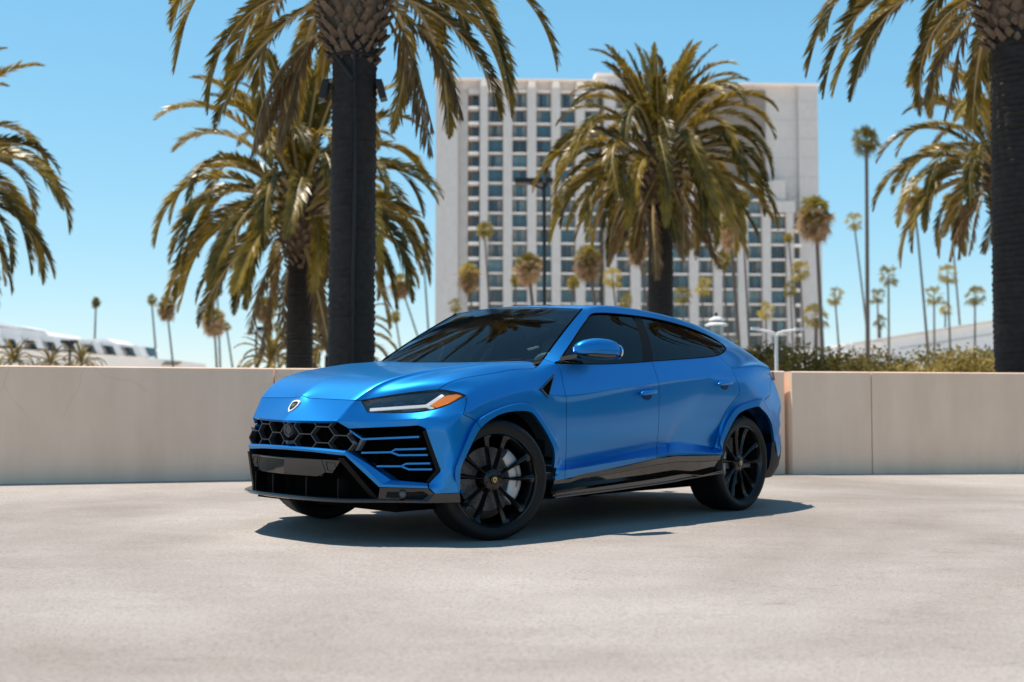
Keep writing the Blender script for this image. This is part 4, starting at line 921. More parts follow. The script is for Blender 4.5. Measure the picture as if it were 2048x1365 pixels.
# ---------------------------------------------------------------- car: glass, lamps, grille, wheels, trim
V3 = Vector
def pv(n, s=1): return V3((P[n][0], P[n][1] * s, P[n][2]))
def lerp(a, b, t): return a + (b - a) * t
def resample(pts, n):
    pts = [V3(p) for p in pts]; d = [0.0]
    for a, b in zip(pts, pts[1:]): d.append(d[-1] + (b - a).length)
    out = []
    for i in range(n):
        t = d[-1] * i / (n - 1); k = 0
        while k < len(pts) - 2 and d[k + 1] < t: k += 1
        L = d[k + 1] - d[k]; out.append(lerp(pts[k], pts[k + 1], (t - d[k]) / L if L > 1e-9 else 0))
    return out
def smooth_line(pts, n):
    """Catmull-Rom through the points"""
    pts = [V3(p) for p in pts]; q = [2 * pts[0] - pts[1]] + pts + [2 * pts[-1] - pts[-2]]; out = []
    segs = len(pts) - 1
    for i in range(n):
        u = segs * i / (n - 1); k = min(int(u), segs - 1); t = u - k
        a, b, c, d = q[k], q[k + 1], q[k + 2], q[k + 3]
        out.append(0.5 * ((2 * b) + (c - a) * t + (2 * a - 5 * b + 4 * c - d) * t * t + (3 * b - a - 3 * c + d) * t ** 3))
    return out
def shell(rows, thick, outward):
    """closed thin slab from a grid of points, thickened against the vector field outward(p)"""
    mb = MB(); m = len(rows[0]); n = len(rows)
    back = [[V3(p) - outward(V3(p)) * thick for p in r] for r in rows]
    mb.grid(rows); mb.grid([r[::-1] for r in back])
    rim = [(0, j) for j in range(m)] + [(i, m - 1) for i in range(1, n)] + [(n - 1, j) for j in range(m - 2, -1, -1)] + [(i, 0) for i in range(n - 2, 0, -1)]
    k = len(rim); v = [rows[i][j] for i, j in rim] + [back[i][j] for i, j in rim]
    mb.add(v, [(a, (a + 1) % k, k + (a + 1) % k, k + a) for a in range(k)])
    return mb
def mir(p): return V3((p[0], -p[1], p[2]))

# ---- windscreen and rear window
base_l = [pv('APb') + V3((.006, -.006, -.004)), V3((-.555, .66, 1.158)), V3((-.49, .34, 1.148)), V3((-.465, 0, 1.145))]
base = smooth_line(base_l + [mir(p) for p in base_l[:-1]][::-1], 33)
top_l = [pv('a0') + V3((.004, -.005, -.004)), pv('e0') + V3((.004, 0, -.006)), pv('r0') + V3((.004, 0, -.006))]
top = smooth_line(top_l + [mir(p) for p in top_l[:-1]][::-1], 33)
rows = []
for i in range(9):
    t = i / 8; rows.append([lerp(a, b, t) + V3((.35, 0, .9)) * ((.012 + .020 * (1 - (abs(k - 16) / 16) ** 2)) * math.sin(math.pi * t)) for k, (a, b) in enumerate(zip(base, top))])
ws = shell(rows, 0.006, lambda p: V3((.5, 0, .86))).build('windscreen', WS_GLASS, car, smooth=40)
# black ceramic border and cowl strip under the glass
cow = MB(); lo = [p + V3((.05, 0, -.03)) for p in base]; hi = [p + V3((-.035, 0, .012)) - V3((.004, 0, .006)) for p in base]
cow.grid([lo, hi]); cow.build('cowl', MATTE, car)
for s in (1, -1):
    e0 = [pv('APb', s), pv('ap1', s), pv('a0', s)]
    a = [lerp(e0[0], e0[2], t) + V3((.35, 0, .9)) * (.012 * math.sin(math.pi * t)) + V3((0.002, -.008 * s, .000)) for t in (0, .25, .5, .75, 1)]
    MB().tube(a, .0055, 6).build('windscreen_seal', VOIDM, car, smooth=40)
for s in (1, -1):                                             # wipers parked on the cowl
    w = MB().tube([(-.50, .10 * s + .25, 1.157), (-.535, .45 * s + .12, 1.166), (-.575, .62 * s + .06, 1.176)], .006, 6)
    w.build('wiper', MATTE, car)
rg_t = [V3((-3.40, y, 1.447 - .06 * y * y)) for y in (-.5, -.25, 0, .25, .5)]; rg_b = [V3((-3.86, y, 1.318 - .06 * y * y)) for y in (-.52, -.26, 0, .26, .52)]
shell([[p + V3((0, 0, .004)) for p in rg_t], [p + V3((0, 0, .004)) for p in rg_b]], .004, lambda p: V3((0, 0, 1))).build('rear_window', GLOSS, car, smooth=40)
sr = [[V3((x, y, z + .004 - .024 * (y / .36) ** 2 * .5)) for y in (-.42, -.28, -.14, 0, .14, .28, .42)] for x, z in ((-1.36, 1.614), (-1.5, 1.626), (-1.75, 1.633), (-2.0, 1.632), (-2.25, 1.620))]
shell(sr, .003, lambda p: V3((0, 0, 1))).build('sunroof', GLOSS, car, smooth=40)

# ---- side glass
def side_glass(s):
    bot = [pv('w0'), pv('Ab') + V3((-.03, 0, .003)), pv('Bb'), pv('Cb'), pv('Eb'), pv('Db'), pv('Fb'), pv('wc')]
    topc = [pv('w0'), pv('w1'), pv('w2'), pv('v1'), pv('v2'), pv('v3'), pv('v4'), pv('v5'), pv('wc')]
    def at_x(line, x):
        for a, b in zip(line, line[1:]):
            if (a.x - x) * (b.x - x) <= 0 and abs(a.x - b.x) > 1e-6: return lerp(a, b, (x - a.x) / (b.x - a.x))
        return line[-1]
    bl = smooth_line(bot, 60); tl = smooth_line(topc, 60)
    xa, xb = pv('w0').x - .012, pv('wc').x + .012
    def patch(x0t, x0b, x1t, x1b, n, name, mat, inset):
        rows = []
        for j in range(7):
            v = j / 6; r = []
            for i in range(n):
                u = i / (n - 1)
                p_t = at_x(tl, lerp(x0t, x1t, u)); p_b = at_x(bl, lerp(x0b, x1b, u))
                p = lerp(p_b, p_t, v) + V3((0, .020 * math.sin(math.pi * v) - inset, 0))
                r.append(V3((p.x, p.y * s, p.z)))
            rows.append(r)
        return shell(rows, .004, lambda p: V3((0, s * .92, .38))).build(name, mat, car, smooth=50)
    patch(xa, xa, -1.86, -1.675, 18, 'front_side_window', SIDE_GLASS, .012)
    patch(-1.862, -1.677, -1.955, -1.797, 4, 'door_pillar_trim', MATTE, .008)
    patch(-1.957, -1.799, xb, xb, 22, 'rear_side_window', SIDE_GLASS, .012)
    # dark weatherstrip right round the opening
    loop = [V3((p.x, p.y * s - .004 * s, p.z)) for p in bl[1:-1]]; loop2 = [V3((p.x, p.y * s - .002 * s, p.z)) for p in tl[1:-1]]
    MB().tube(loop, .0055, 6).tube(loop2, .006, 6).build('window_seal', VOIDM, car, smooth=50)
for s in (1, -1): side_glass(s)

# ---- headlamps
def headlamp(s):
    S = lambda p: V3((p[0], p[1] * s, p[2]))
    tc_ = resample([pv('HLi'), pv('HLm'), pv('S0'), pv('HLq'), pv('HLt')], 16)
    bc_ = resample([pv('hb0'), pv('hb1'), pv('hb3'), pv('hb4'), pv('HLt')], 16)
    nrm = V3((.62, .62, .35)).normalized()
    rows = [[S(lerp(a, b, j / 5) + nrm * (.010 * math.sin(math.pi * j / 5) - .004)) for a, b in zip(tc_, bc_)] for j in range(6)]
    lens = shell(rows, .003, lambda p: S(nrm)).build('headlamp', LENS, car, smooth=50)
    rows = [[S(lerp(a, b, j / 5) - nrm * (.045 - .02 * abs(j / 2.5 - 1))) for a, b in zip(tc_, bc_)] for j in range(6)]
    hb = MB().grid(rows)
    hb.build('lamp_housing', GLOSS, lens, smooth=30)
    # dark bezel ring just inside the edge
    ring = [S(p - nrm * .006) for p in tc_ + bc_[::-1]]
    MB().tube(ring + [ring[0]], .007, 6).build('lamp_bezel', GLOSS, lens, smooth=50)
    # light guide: long bar, rising branch and short tail
    off = nrm * -.004
    bar = MB()
    def strip(pts, w):
        pts = [V3(p) + off for p in pts]; up_ = V3((-.25, -.2, .95)).normalized()
        bar.prism([S(pts[0] + up_ * w), S(pts[-1] + up_ * w), S(pts[-1] - up_ * w), S(pts[0] - up_ * w)], S(-nrm * .012)) if len(pts) == 2 else None
    strip([(.719, .555, .832), (.455, .785, .860)], .0085)
    a, b = V3((.458, .785, .858)) + off, V3((.366, .84, .929)) + off
    n2 = V3((.5, -.55, .35)).normalized() * .010
    bar.prism([S(a + n2), S(b + n2), S(b - n2), S(a - n2)], S(-nrm * .012))
    a, b = V3((.462, .78, .861)) + off, V3((.425, .822, .842)) + off
    n2 = V3((.15, .15, .9)).normalized() * .0075
    bar.prism([S(a + n2), S(b + n2), S(b - n2), S(a - n2)], S(-nrm * .0115))
    bar.build('light_guide', DRLM, lens)
    am = [(.441, .81, .864), (.35, .85, .924), (.291, .885, .934), (.265, .905, .927), (.352, .873, .876), (.417, .835, .852)]
    MB().prism([S(V3(p) + off) for p in am], S(-nrm * .014)).build('turn_signal', AMBER, lens)
    # projector blocks behind the glass
    for k, t in enumerate((.16, .36, .54)):
        i = t * 15; a = tc_[int(i)]; b = bc_[int(i)]; c = lerp(a, b, .42) - nrm * .03
        d = (tc_[int(i) + 2] - tc_[int(i)]).normalized(); u2 = (a - b).normalized()
        mb = MB(); w, h = .036, .020
        q = [c + d * w * x + u2 * h * y for x, y in ((-1, -.8), (1, -1), (.8, 1), (-1, .8))]
        mb.prism([S(p) for p in q], S(nrm * .014)); mb.build('projector', LAMPGREY, lens)
        mb = MB(); q = [c + nrm * .0145 + d * w * .75 * x + u2 * h * .7 * y for x, y in ((-1, -.8), (1, -1), (.8, 1), (-1, .8))]
        mb.prism([S(p) for p in q], S(nrm * .003)); mb.build('projector_lens', LAMPGLASS, lens)
    q = [(.573, .68, .835), (.558, .70, .821), (.471, .785, .824), (.475, .782, .838)]
    MB().prism([S(V3(p) + off) for p in q], S(-nrm * .01)).build('lower_reflector', LAMPGREY, lens)
LAMPGREY = simple('lamp_inner', (0.10, 0.11, 0.13), 0.25, metal=0.8, noise=0.3, scale=30)
LAMPGLASS = simple('lamp_projector_glass', (0.02, 0.05, 0.09), 0.05, coat=1.0, noise=0.3, scale=30)
for s in (1, -1): headlamp(s)

# ---- shield badge on the nose
def badge():
    o = V3((.876, 0, .839)); n_ = V3((.73, 0, .68)).normalized(); u_ = V3((0, 1, 0)); w_ = n_.cross(u_); w_ = V3((-.68, 0, .73))
    shp = [(-.030, .030), (-.018, .037), (0, .040), (.018, .037), (.030, .030), (.030, .008), (.024, -.014), (.013, -.030), (0, -.040), (-.013, -.030), (-.024, -.014), (-.030, .008)]
    def poly(sc, h): return [o + u_ * a * sc + w_ * b * sc + n_ * h for a, b in shp]
    bd = MB().prism(poly(1.32, -.01), n_ * .016).build('badge', SILVER, car)
    MB().prism(poly(.95, .0), n_ * .0072).build('badge_field', GLOSS, bd)
    bull = [(-.016, .002), (-.012, .012), (-.003, .015), (.006, .012), (.012, .016), (.016, .012), (.012, .006), (.014, -.004), (.009, -.002), (.006, -.014), (.002, -.014), (.002, -.003), (-.006, -.002), (-.008, -.016), (-.012, -.015), (-.011, -.004)]
    MB().prism([o + u_ * a * 1.2 + w_ * b * 1.2 + n_ * .0072 for a, b in bull], n_ * .002).build('badge_bull', GOLD, bd)
badge()

# ---- front grille: honeycomb wires in front of a dark recess
def xg(y):                                                    # plan curve of the grille plane
    return .925 - .095 * abs(y) - .12 * y * y
half = [(0, .748), (.25, .748), (.428, .752), (.478, .708), (.548, .645), (.52, .583), (.49, .576), (.25, .582), (0, .586)]
GRILLE_POLY = half + [(-a, b) for a, b in half[1:-1]][::-1]
def inside(pt, poly):
    x, y = pt; r = False; j = len(poly) - 1
    for i in range(len(poly)):
        if (poly[i][1] > y) != (poly[j][1] > y) and x < (poly[j][0] - poly[i][0]) * (y - poly[i][1]) / (poly[j][1] - poly[i][1]) + poly[i][0]: r = not r
        j = i
    return r
gr = MB()
rows = [[(xg(y) - .12, y, z) for y in np.linspace(-.53, .53, 17)] for z in (.77, .66, .55)]
grille = gr.grid(rows).build('front_grille', VOIDM, car)
W, Hh = .190, .100                                            # hexagon size
wires = set()
def wkey(a, b):
    a = (round(a[0], 4), round(a[1], 4)); b = (round(b[0], 4), round(b[1], 4)); return (a, b) if a < b else (b, a)
for r_ in range(-2, 4):
    for c_ in range(-6, 7):
        cy = c_ * W * .765; cz = .668 + r_ * Hh + (Hh / 2 if c_ % 2 else 0)
        hx = [(cy + W * .51 * a, cz + Hh * .5 * b) for a, b in ((-1, 0), (-.5, 1), (.5, 1), (1, 0), (.5, -1), (-.5, -1))]
        for a, b in zip(hx, hx[1:] + hx[:1]): wires.add(wkey(a, b))
for a, b in sorted(wires):
    A = a; B = b
    ia, ib = inside(A, GRILLE_POLY), inside(B, GRILLE_POLY)
    if not (ia or ib): continue
    if not (ia and ib):                                       # clip at the frame
        p, q = (A, B) if ia else (B, A); lo_, hi_ = 0.0, 1.0
        for _ in range(14):
            m_ = (lo_ + hi_) / 2; c = (lerp(p[0], q[0], m_), lerp(p[1], q[1], m_))
            if inside(c, GRILLE_POLY): lo_ = m_
            else: hi_ = m_
        A, B = p, (lerp(p[0], q[0], lo_), lerp(p[1], q[1], lo_))
    pa = V3((xg(A[0]) - .012, A[0], A[1])); pb = V3((xg(B[0]) - .012, B[0], B[1]))
    if (pa - pb).length < .01: continue
    d = (pb - pa).normalized(); w_ = d.cross(V3((1, 0, 0))).normalized() * .0028
    MB().prism([pa + w_, pb + w_, pb - w_, pa - w_], V3((-.04, 0, 0))).build('grille_wire', GREYM, grille)
# radar sensor and camera at the middle of the grille
sens = MB()
hx = [V3((.915, .050 * math.cos(R(60 * k + 30)), .690 + .050 * math.sin(R(60 * k + 30)))) for k in range(6)]
sensor = sens.prism(hx, V3((-.06, 0, 0))).build('radar_sensor', GREYM, grille)
ringv = MB().lathe([(.001, .003), (.024, .003), (.027, .009), (.036, .009), (.039, .0)], 24, Matrix(((0, 1, 0, .9155), (1, 0, 0, 0), (0, 0, 1, .690), (0, 0, 0, 1))))
ringv.build('radar_ring', simple('sensor_ring', (0.10, 0.10, 0.11), 0.2, metal=.6, noise=.1), grille, smooth=40)
cd = MB().lathe([(.0, .05), (.02, .045), (.036, .025), (.045, .0)], 20, Matrix(((0, 1, 0, .87), (1.15, 0, 0, 0.0), (0, 0, .75, .606), (0, 0, 0, 1))))
cd.build('front_camera', GLOSS, grille, smooth=40)
for s in (1, -1):                                             # grey posts between grille and side intakes
    MB().prism([(.783, .548 * s, .648), (.779, .566 * s, .642), (.800, .540 * s, .578), (.806, .524 * s, .578)], V3((-.03, 0, 0))).build('grille_post', GREYM, grille)

# ---- blue lower bar of the bumper with its two diagonal legs
def ybar():
    T = [(.947, 0, .590), (.915, .25, .587), (.853, .489, .579), (.75, .580, .497), (.650, .682, .400), (.482, .838, .381)]
    B = [(.951, 0, .566), (.918, .25, .561), (.855, .492, .546), (.782, .567, .452), (.709, .643, .357), (.497, .858, .353)]
    M = [(.957, 0, .579), (.924, .25, .575), (.863, .492, .566), (.776, .575, .478), (.702, .655, .374), (.505, .858, .365)]
    def full(r): return [mir(p) for p in r[::-1]][:-1] + [V3(p) for p in r]
    bk = lambda r, dx, dz: [(x - dx, y, z + dz) for x, y, z in r]
    rows = [full(bk(T, .07, -.004)), full(T), full(M), full(B), full(bk(B, .07, .004))]
    return MB().grid(rows).build('lower_bumper_bar', PAINT, car, smooth=20)
ybar()

# ---- side intakes with blue slats
def intake(s):
    S = lambda p: V3((p[0], p[1] * s, p[2]))
    poly = [(.815, .485, .706), (.53, .80, .728), (.508, .842, .714), (.424, .89, .458), (.477, .84, .379), (.646, .68, .398), (.80, .53, .571), (.779, .56, .645)]
    inn = [V3((x - .10, y - .05, z)) for x, y, z in poly]; outp = [V3((x - .004, y - .003, z)) for x, y, z in poly]
    mb = MB(); n = len(poly)
    mb.add([S(p) for p in outp + inn], [(i, (i + 1) % n, n + (i + 1) % n, n + i) for i in range(n)] + [tuple(range(n, 2 * n))])
    duct = mb.build('side_intake', VOIDM, car)
    # gloss frame on the outer edge
    fr = [(.508, .840, .712), (.424, .888, .458), (.477, .838, .381), (.484, .826, .392), (.443, .866, .464), (.519, .820, .700)]
    MB().prism([S(V3(p) + V3((-.006, -.006, 0))) for p in fr], S((-.05, -.03, 0))).build('intake_frame', MATTE, duct)
    def slat(pts, w=.0055):
        m2 = MB(); pts = [V3(p) for p in pts]
        for a, b in zip(pts, pts[1:]):
            m2.prism([S(a + V3((0, 0, w))), S(b + V3((0, 0, w))), S(b - V3((0, 0, w))), S(a - V3((0, 0, w)))], S((-.055, -.03, 0)))
        m2.build('intake_slat', PAINT, duct)
    slat([(.818, .484, .700), (.777, .556, .648), (.528, .80, .667)], .006)
    slat([(.787, .56, .565), (.660, .69, .571)]); slat([(.660, .69, .571), (.640, .705, .588), (.496, .83, .594)]); slat([(.660, .69, .571), (.625, .725, .553), (.489, .838, .556)])
    slat([(.712, .62, .483), (.600, .72, .484)]); slat([(.600, .72, .484), (.580, .74, .500), (.472, .845, .504)]); slat([(.600, .72, .484), (.565, .755, .465), (.461, .85, .467)])
for s in (1, -1): intake(s)

# ---- lower fascia, plate plinth, fins and splitter
def xl(y): return .93 - .10 * abs(y) - .16 * y * y
rows = [[(xl(y) - .13, y, z) for y in np.linspace(-.60, .60, 13)] for z in (.56, .42, .25)]
fascia = MB().grid(rows).build('lower_fascia', VOIDM, car)
pl = [(-.455, .515), (.455, .515), (.405, .436), (.352, .436), (.330, .410), (-.330, .410), (-.352, .436), (-.405, .436)]
def plate_pts(x0): return [V3((xl(a) + x0, a, b)) for a, b in pl]
plinth = MB()
for k in range(8):                                            # built in strips so that it follows the curve of the nose
    y0, y1 = -.455 + k * .11375, -.455 + (k + 1) * .11375
    def lowz(y):
        a = abs(y)
        return .410 if a < .330 else (.436 if a < .405 else .436 + (a - .405) / .05 * .079)
    zs = [(y, lowz(y)) for y in (y0, (y0 + y1) / 2, y1)]
    f_ = [[V3((xl(y) + .012, y, .515)) for y, _ in zs], [V3((xl(y) + .012, y, min(.5149, z))) for y, z in zs]]
    b_ = [[p - V3((.05, 0, 0)) for p in r] for r in f_]
    plinth.grid(f_); plinth.grid([[f_[0][i] for i in range(3)], [b_[0][i] for i in range(3)]]); plinth.grid([[f_[1][i] for i in range(3)], [b_[1][i] for i in range(3)]])
plinth = plinth.build('plate_plinth', GLOSS, fascia, smooth=30)
for s in (1, -1):                                             # tow-eye cover and raised number-plate field edge
    c = [(xl(y) + .0135, y * s, z) for y, z in ((.350, .500), (.415, .498), (.425, .462), (.395, .447), (.362, .452))]
    MB().tube([V3(p) for p in c + c[:1]], .0016, 5).build('tow_cover', MATTE, plinth)
fld = [(xl(y) + .013, y, z) for y, z in ((-.315, .508), (-.16, .508), (0, .508), (.16, .508), (.315, .508), (.345, .44), (.322, .417), (0, .417), (-.322, .417), (-.345, .44))]
MB().tube([V3(p) for p in fld + fld[:1]], .003, 5).build('plate_field_edge', GLOSS, plinth)
for y in (-.42, -.17, .17, .42):
    MB().box((xl(y) - .10, y - .006, .27), (xl(y) - .01, y + .006, .40)).build('fascia_fin', MATTE, fascia)
for s in (1, -1):
    S = lambda p: V3((p[0], p[1] * s, p[2]))
    st = [(.885, .452, .530), (.868, .492, .530), (.70, .655, .262), (.715, .615, .262)]
    MB().prism([S(p) for p in st], S((-.05, -.03, 0))).build('fascia_strut', MATTE, fascia)
    tri_ = [(.845, .498, .543), (.700, .645, .352), (.735, .60, .40), (.86, .47, .54)]
    MB().prism([S(V3(p) - V3((.03, .0, 0))) for p in tri_], S((-.05, -.03, 0))).build('fascia_cheek', GLOSS, fascia)
    pod = [(.702, .642, .352), (.496, .855, .350), (.461, .878, .315), (.506, .850, .266), (.707, .632, .266)]
    podo = MB().prism([S(p) for p in pod], S((-.05, -.04, 0))).build('fog_lamp_panel', GLOSS, fascia)
    inner = [(.672, .676, .326), (.520, .835, .326), (.492, .852, .310), (.520, .838, .292), (.676, .668, .292)]
    MB().prism([S(V3(p) + V3((.004, .004, 0))) for p in inner], S((-.02, -.015, 0))).build('fog_lamp_recess', MATTE, fascia)
    m_ = Matrix.Translation(S((.612, .750, .316))) @ V3((.68 , .72 * s, 0)).to_track_quat('Y', 'Z').to_matrix().to_4x4()
    MB().lathe([(.0, .012), (.014, .012), (.018, .010), (.022, .014), (.026, .0)], 20, m_).build('fog_lamp', GREYM, fascia, smooth=40)
    lowc = [(.461, .879, .316), (.327, .963, .321), (.318, .962, .263), (.506, .851, .262)]
    MB().prism([S(p) for p in lowc], S((-.03, -.05, 0))).build('bumper_corner_trim', GLOSS, fascia)
lip = [(.972, 0), (.968, .20), (.948, .35), (.885, .50), (.752, .62), (.625, .735), (.510, .850), (.40, .915), (.33, .955)]
LP = [mir((*p, 0)) for p in lip[::-1]][:-1] + [V3((*p, 0)) for p in lip]
def at(z, dx=0): return [V3((p.x + dx, p.y, z)) for p in LP]
sp = MB().grid([at(.290, -.07), at(.284, -.012), at(.274, -.004), at(.262, -.010), at(.256, -.04), at(.250, -.30)])
sp.build('front_splitter', GLOSS, car, smooth=25)

# ---- vents behind the front arches, sills, door handles, mirrors
ST = {}
for s in (1, -1):
    S = lambda p: V3((p[0], p[1] * s, p[2]))
    v = [(-.606, .930, 1.074), (-.432, .956, .973), (-.506, .964, .914)]
    vo = MB().prism([S(V3(p) + V3((0, .006, 0))) for p in v], S((0, -.03, 0))).build('fender_vent', GLOSS, car)
    c = sum((V3(p) for p in v), V3()) / 3
    MB().prism([S(lerp(V3(p), c, .22) + V3((0, .0075, 0))) for p in v], S((0, -.01, 0))).build('vent_mesh', VOIDM, vo)
    MB().prism([S(p) for p in ((-.452, .962, .976), (-.536, .955, .984), (-.534, .956, .972), (-.456, .964, .966))], S((0, -.004, 0))).build('vent_slat', GREYM, vo)
    # sill
    xs = [-.575, -.75, -.86, -1.28, -1.78, -2.0, -2.10, -2.35, -2.65]
    ztop = [.358, .362, .388, .416, .466, .476, .474, .468, .462]
    z1 = [.272, .280, .284, .300, .320, .334, .338, .318, .345]
    z2 = [.240, .245, .248, .258, .274, .284, .292, .306, .322]
    rows = [[S((x, .970, z)) for x, z in zip(xs, ztop)],
            [S((x, .966, lerp(a, b, .30))) for x, a, b in zip(xs, ztop, z1)],
            [S((x, .960, lerp(a, b, .33))) for x, a, b in zip(xs, ztop, z1)],
            [S((x, .938, lerp(a, b, .90))) for x, a, b in zip(xs, ztop, z1)],
            [S((x, .985, z)) for x, z in zip(xs, z1)],
            [S((x, .985, z - .006)) for x, z in zip(xs, z1)],
            [S((x, .960, z - .010)) for x, z in zip(xs, z1)],
            [S((x, .960, z + .010)) for x, z in zip(xs, z2)],
            [S((x, .985, z + .008)) for x, z in zip(xs, z2)],
            [S((x, .983, z)) for x, z in zip(xs, z2)],
            [S((x, .93, z - .012)) for x, z in zip(xs, z2)],
            [S((x, .70, z - .010)) for x, z in zip(xs, z2)]]
    rows = [[S((r[0].x + .035, abs(r[0].y) - .07, r[0].z))] + r + [S((r[-1].x - .02, abs(r[-1].y) - .07, r[-1].z))] for r in rows]
    MB().grid(rows).build('side_sill', GLOSS, car, smooth=20)
    # door handles
    for (x0, x1, z, dz, door) in ((-1.525, -1.735, .957, .018, 'door_front'), (-2.57, -2.785, 1.040, .015, 'door_rear')):
        pts = []; rad = []
        for i in range(13):
            t = i / 12; pts.append((lerp(x0, x1, t), 0, z - dz / 2 + dz * t))
        M_ = MB(); n = 10
        rows = []
        for i, (x, _, zz) in enumerate(pts):
            t = i / 12; e = min(1, 4.5 * math.sqrt(max(1e-6, t * (1 - t)))) ; yo = .984 + .016 * math.sin(math.pi * t) ** .5
            rows.append([S((x, yo + .011 * e * math.cos(2 * math.pi * k / n), zz + .017 * e * math.sin(2 * math.pi * k / n))) for k in range(n + 1)])
        h = M_.grid(rows).build('door_handle', PAINT, BODY[door, s], smooth=60)
        cup = [S((lerp(x0, x1, .5) + .055 * math.cos(a), .9745 + (.004 if door == 'door_rear' else .0), z - .022 + .034 * math.sin(a))) for a in np.linspace(0, 2 * math.pi, 18, endpoint=False)]
        MB().prism(cup, S((0, -.02, 0))).build('handle_cup', simple('handle_cup_shade', (0.0, .03, .12), .35, metal=.7, noise=.1), BODY[door, s])  # flat dish; the shade of the hollow is put into its dark colour
    # mirror: swept housing, dark foot, black lower shell, glass
    ax = V3((-.972, .235, -.03)).normalized(); ay = V3((.235, .972, 0)); az = V3((0, 0, 1)); mc = V3((-.950, 1.028, 1.243)) if s > 0 else V3((-1.20, .972, 1.235))   # the far one is folded back
    def housing(zlo, zhi, sc=1.0):
        rows = []
        for i in range(19):
            a = math.pi * i / 18; cx = -math.cos(a); e = abs(math.sin(a)) ** .62
            row = []
            for k in range(25):
                b = 2 * math.pi * k / 24; cy, cz = math.cos(b), math.sin(b)
                cy = math.copysign(abs(cy) ** .75, cy); cz = math.copysign(abs(cz) ** .8, cz)
                taper = .80 + .20 * (cx + 1) / 2
                hz = (.098 if cz > 0 else .066) * taper
                z_ = min(zhi, max(zlo, cz * hz * e * sc))
                p = mc + ax * (cx * .195 * sc) + ay * (cy * .078 * e * taper * sc) + az * (z_ + .010 * (cx < -.2) * (-cx - .2) * -1)
                row.append(S(p))
            rows.append(row)
        return MB().grid(rows)
    mir_o = housing(-.022, 1).build('door_mirror', PAINT, car, smooth=40)
    housing(-1, -.024, .985).build('mirror_lower_shell', GLOSS, mir_o, smooth=40)
    MB().prism([S(p) for p in (((-.70, .905, 1.168), (-.86, .918, 1.166), (-.86, 1.00, 1.186), (-.77, .995, 1.190)) if s > 0 else ((-.98, .90, 1.17), (-1.12, .90, 1.17), (-1.14, .97, 1.186), (-1.05, .96, 1.19)))], S((0, 0, .028))).build('mirror_foot', GLOSS, mir_o)
    ell = [S(mc + ax * .176 + ay * (.062 * math.cos(a)) + az * (.004 + .052 * math.sin(a))) for a in np.linspace(0, 2 * math.pi, 20, endpoint=False)]
    MB().prism(ell, S(ax * .012)).build('mirror_glass', CHROME, mir_o)

# ---- tail: lamps, spoiler lip, dark lower bumper, exhausts
for s in (1, -1):
    S = lambda p: V3((p[0], p[1] * s, p[2]))
    MB().prism([S(p) for p in ((-3.60, .868, 1.150), (-3.80, .72, 1.140), (-3.82, .72, 1.075), (-3.63, .868, 1.075))], S((-.02, .004, 0))).build('tail_lamp', REDM, car)
    rows = [[S((-3.44, .968, z - .02)), S((-3.58, .945, z)), S((-3.70, .90, z + .01)), S((-3.86, .70, z + .012)), S((-3.98, .40, z + .01)), S((-4.01, 0, z + .01))] for z in (.585, .57)]
    rows += [[S((x - dx, y, z)) for x, y in ((-3.43, .962), (-3.58, .942), (-3.71, .895), (-3.88, .69), (-4.01, .39), (-4.04, 0))] for z, dx in ((.50, .01), (.42, 0), (.34, -.03), (.25, -.14))]
    MB().grid(rows).build('rear_diffuser', MATTE, car, smooth=30)
    m_ = Matrix.Translation(S((-3.96, .62, .36))) @ V3((-1, 0, 0)).to_track_quat('Y', 'Z').to_matrix().to_4x4()
    MB().lathe([(.045, 0), (.055, 0), (.058, .03), (.058, .12), (.050, .12), (.045, .04)], 24, m_).build('exhaust_pipe', CHROME, car, smooth=40)
lipr = [[(x, y, z - .14 * y * y) for y in np.linspace(-.56, .56, 13)] for x, z in ((-3.74, 1.332), (-3.93, 1.290), (-3.93, 1.268), (-3.74, 1.262))]
MB().grid(lipr).build('tail_spoiler', PAINT, car, smooth=30)

# ---- underbody and wheel housings
ub = MB().box((-3.75, -.70, .20), (.62, .70, .30)); ub.box((-3.60, -.62, .29), (-3.25, .62, .45))
ub.build('underbody', VOIDM, car)
for s in (1, -1):
    for xc, x0, x1 in ((-.09, .36, -.56), (-2.99, -2.56, -3.46)):
        rows = []
        for y in (.50, .905):
            rows.append([V3((xc + .45 * math.cos(R(a)) * 1.0, y * s, .39 + .45 * math.sin(R(a)))) for a in range(-12, 193, 12)])
        mb = MB().grid(rows)
        c = [V3((xc + .45 * math.cos(R(a)), .50 * s, .39 + .45 * math.sin(R(a)))) for a in range(-12, 193, 12)]
        mb.add(c, [tuple(range(len(c)))])
        mb.build('wheel_housing', VOIDM, car, smooth=40)
eng = MB().box((-.45, -.50, .30), (.68, .50, .84)); eng.build('engine_bay', VOIDM, car)

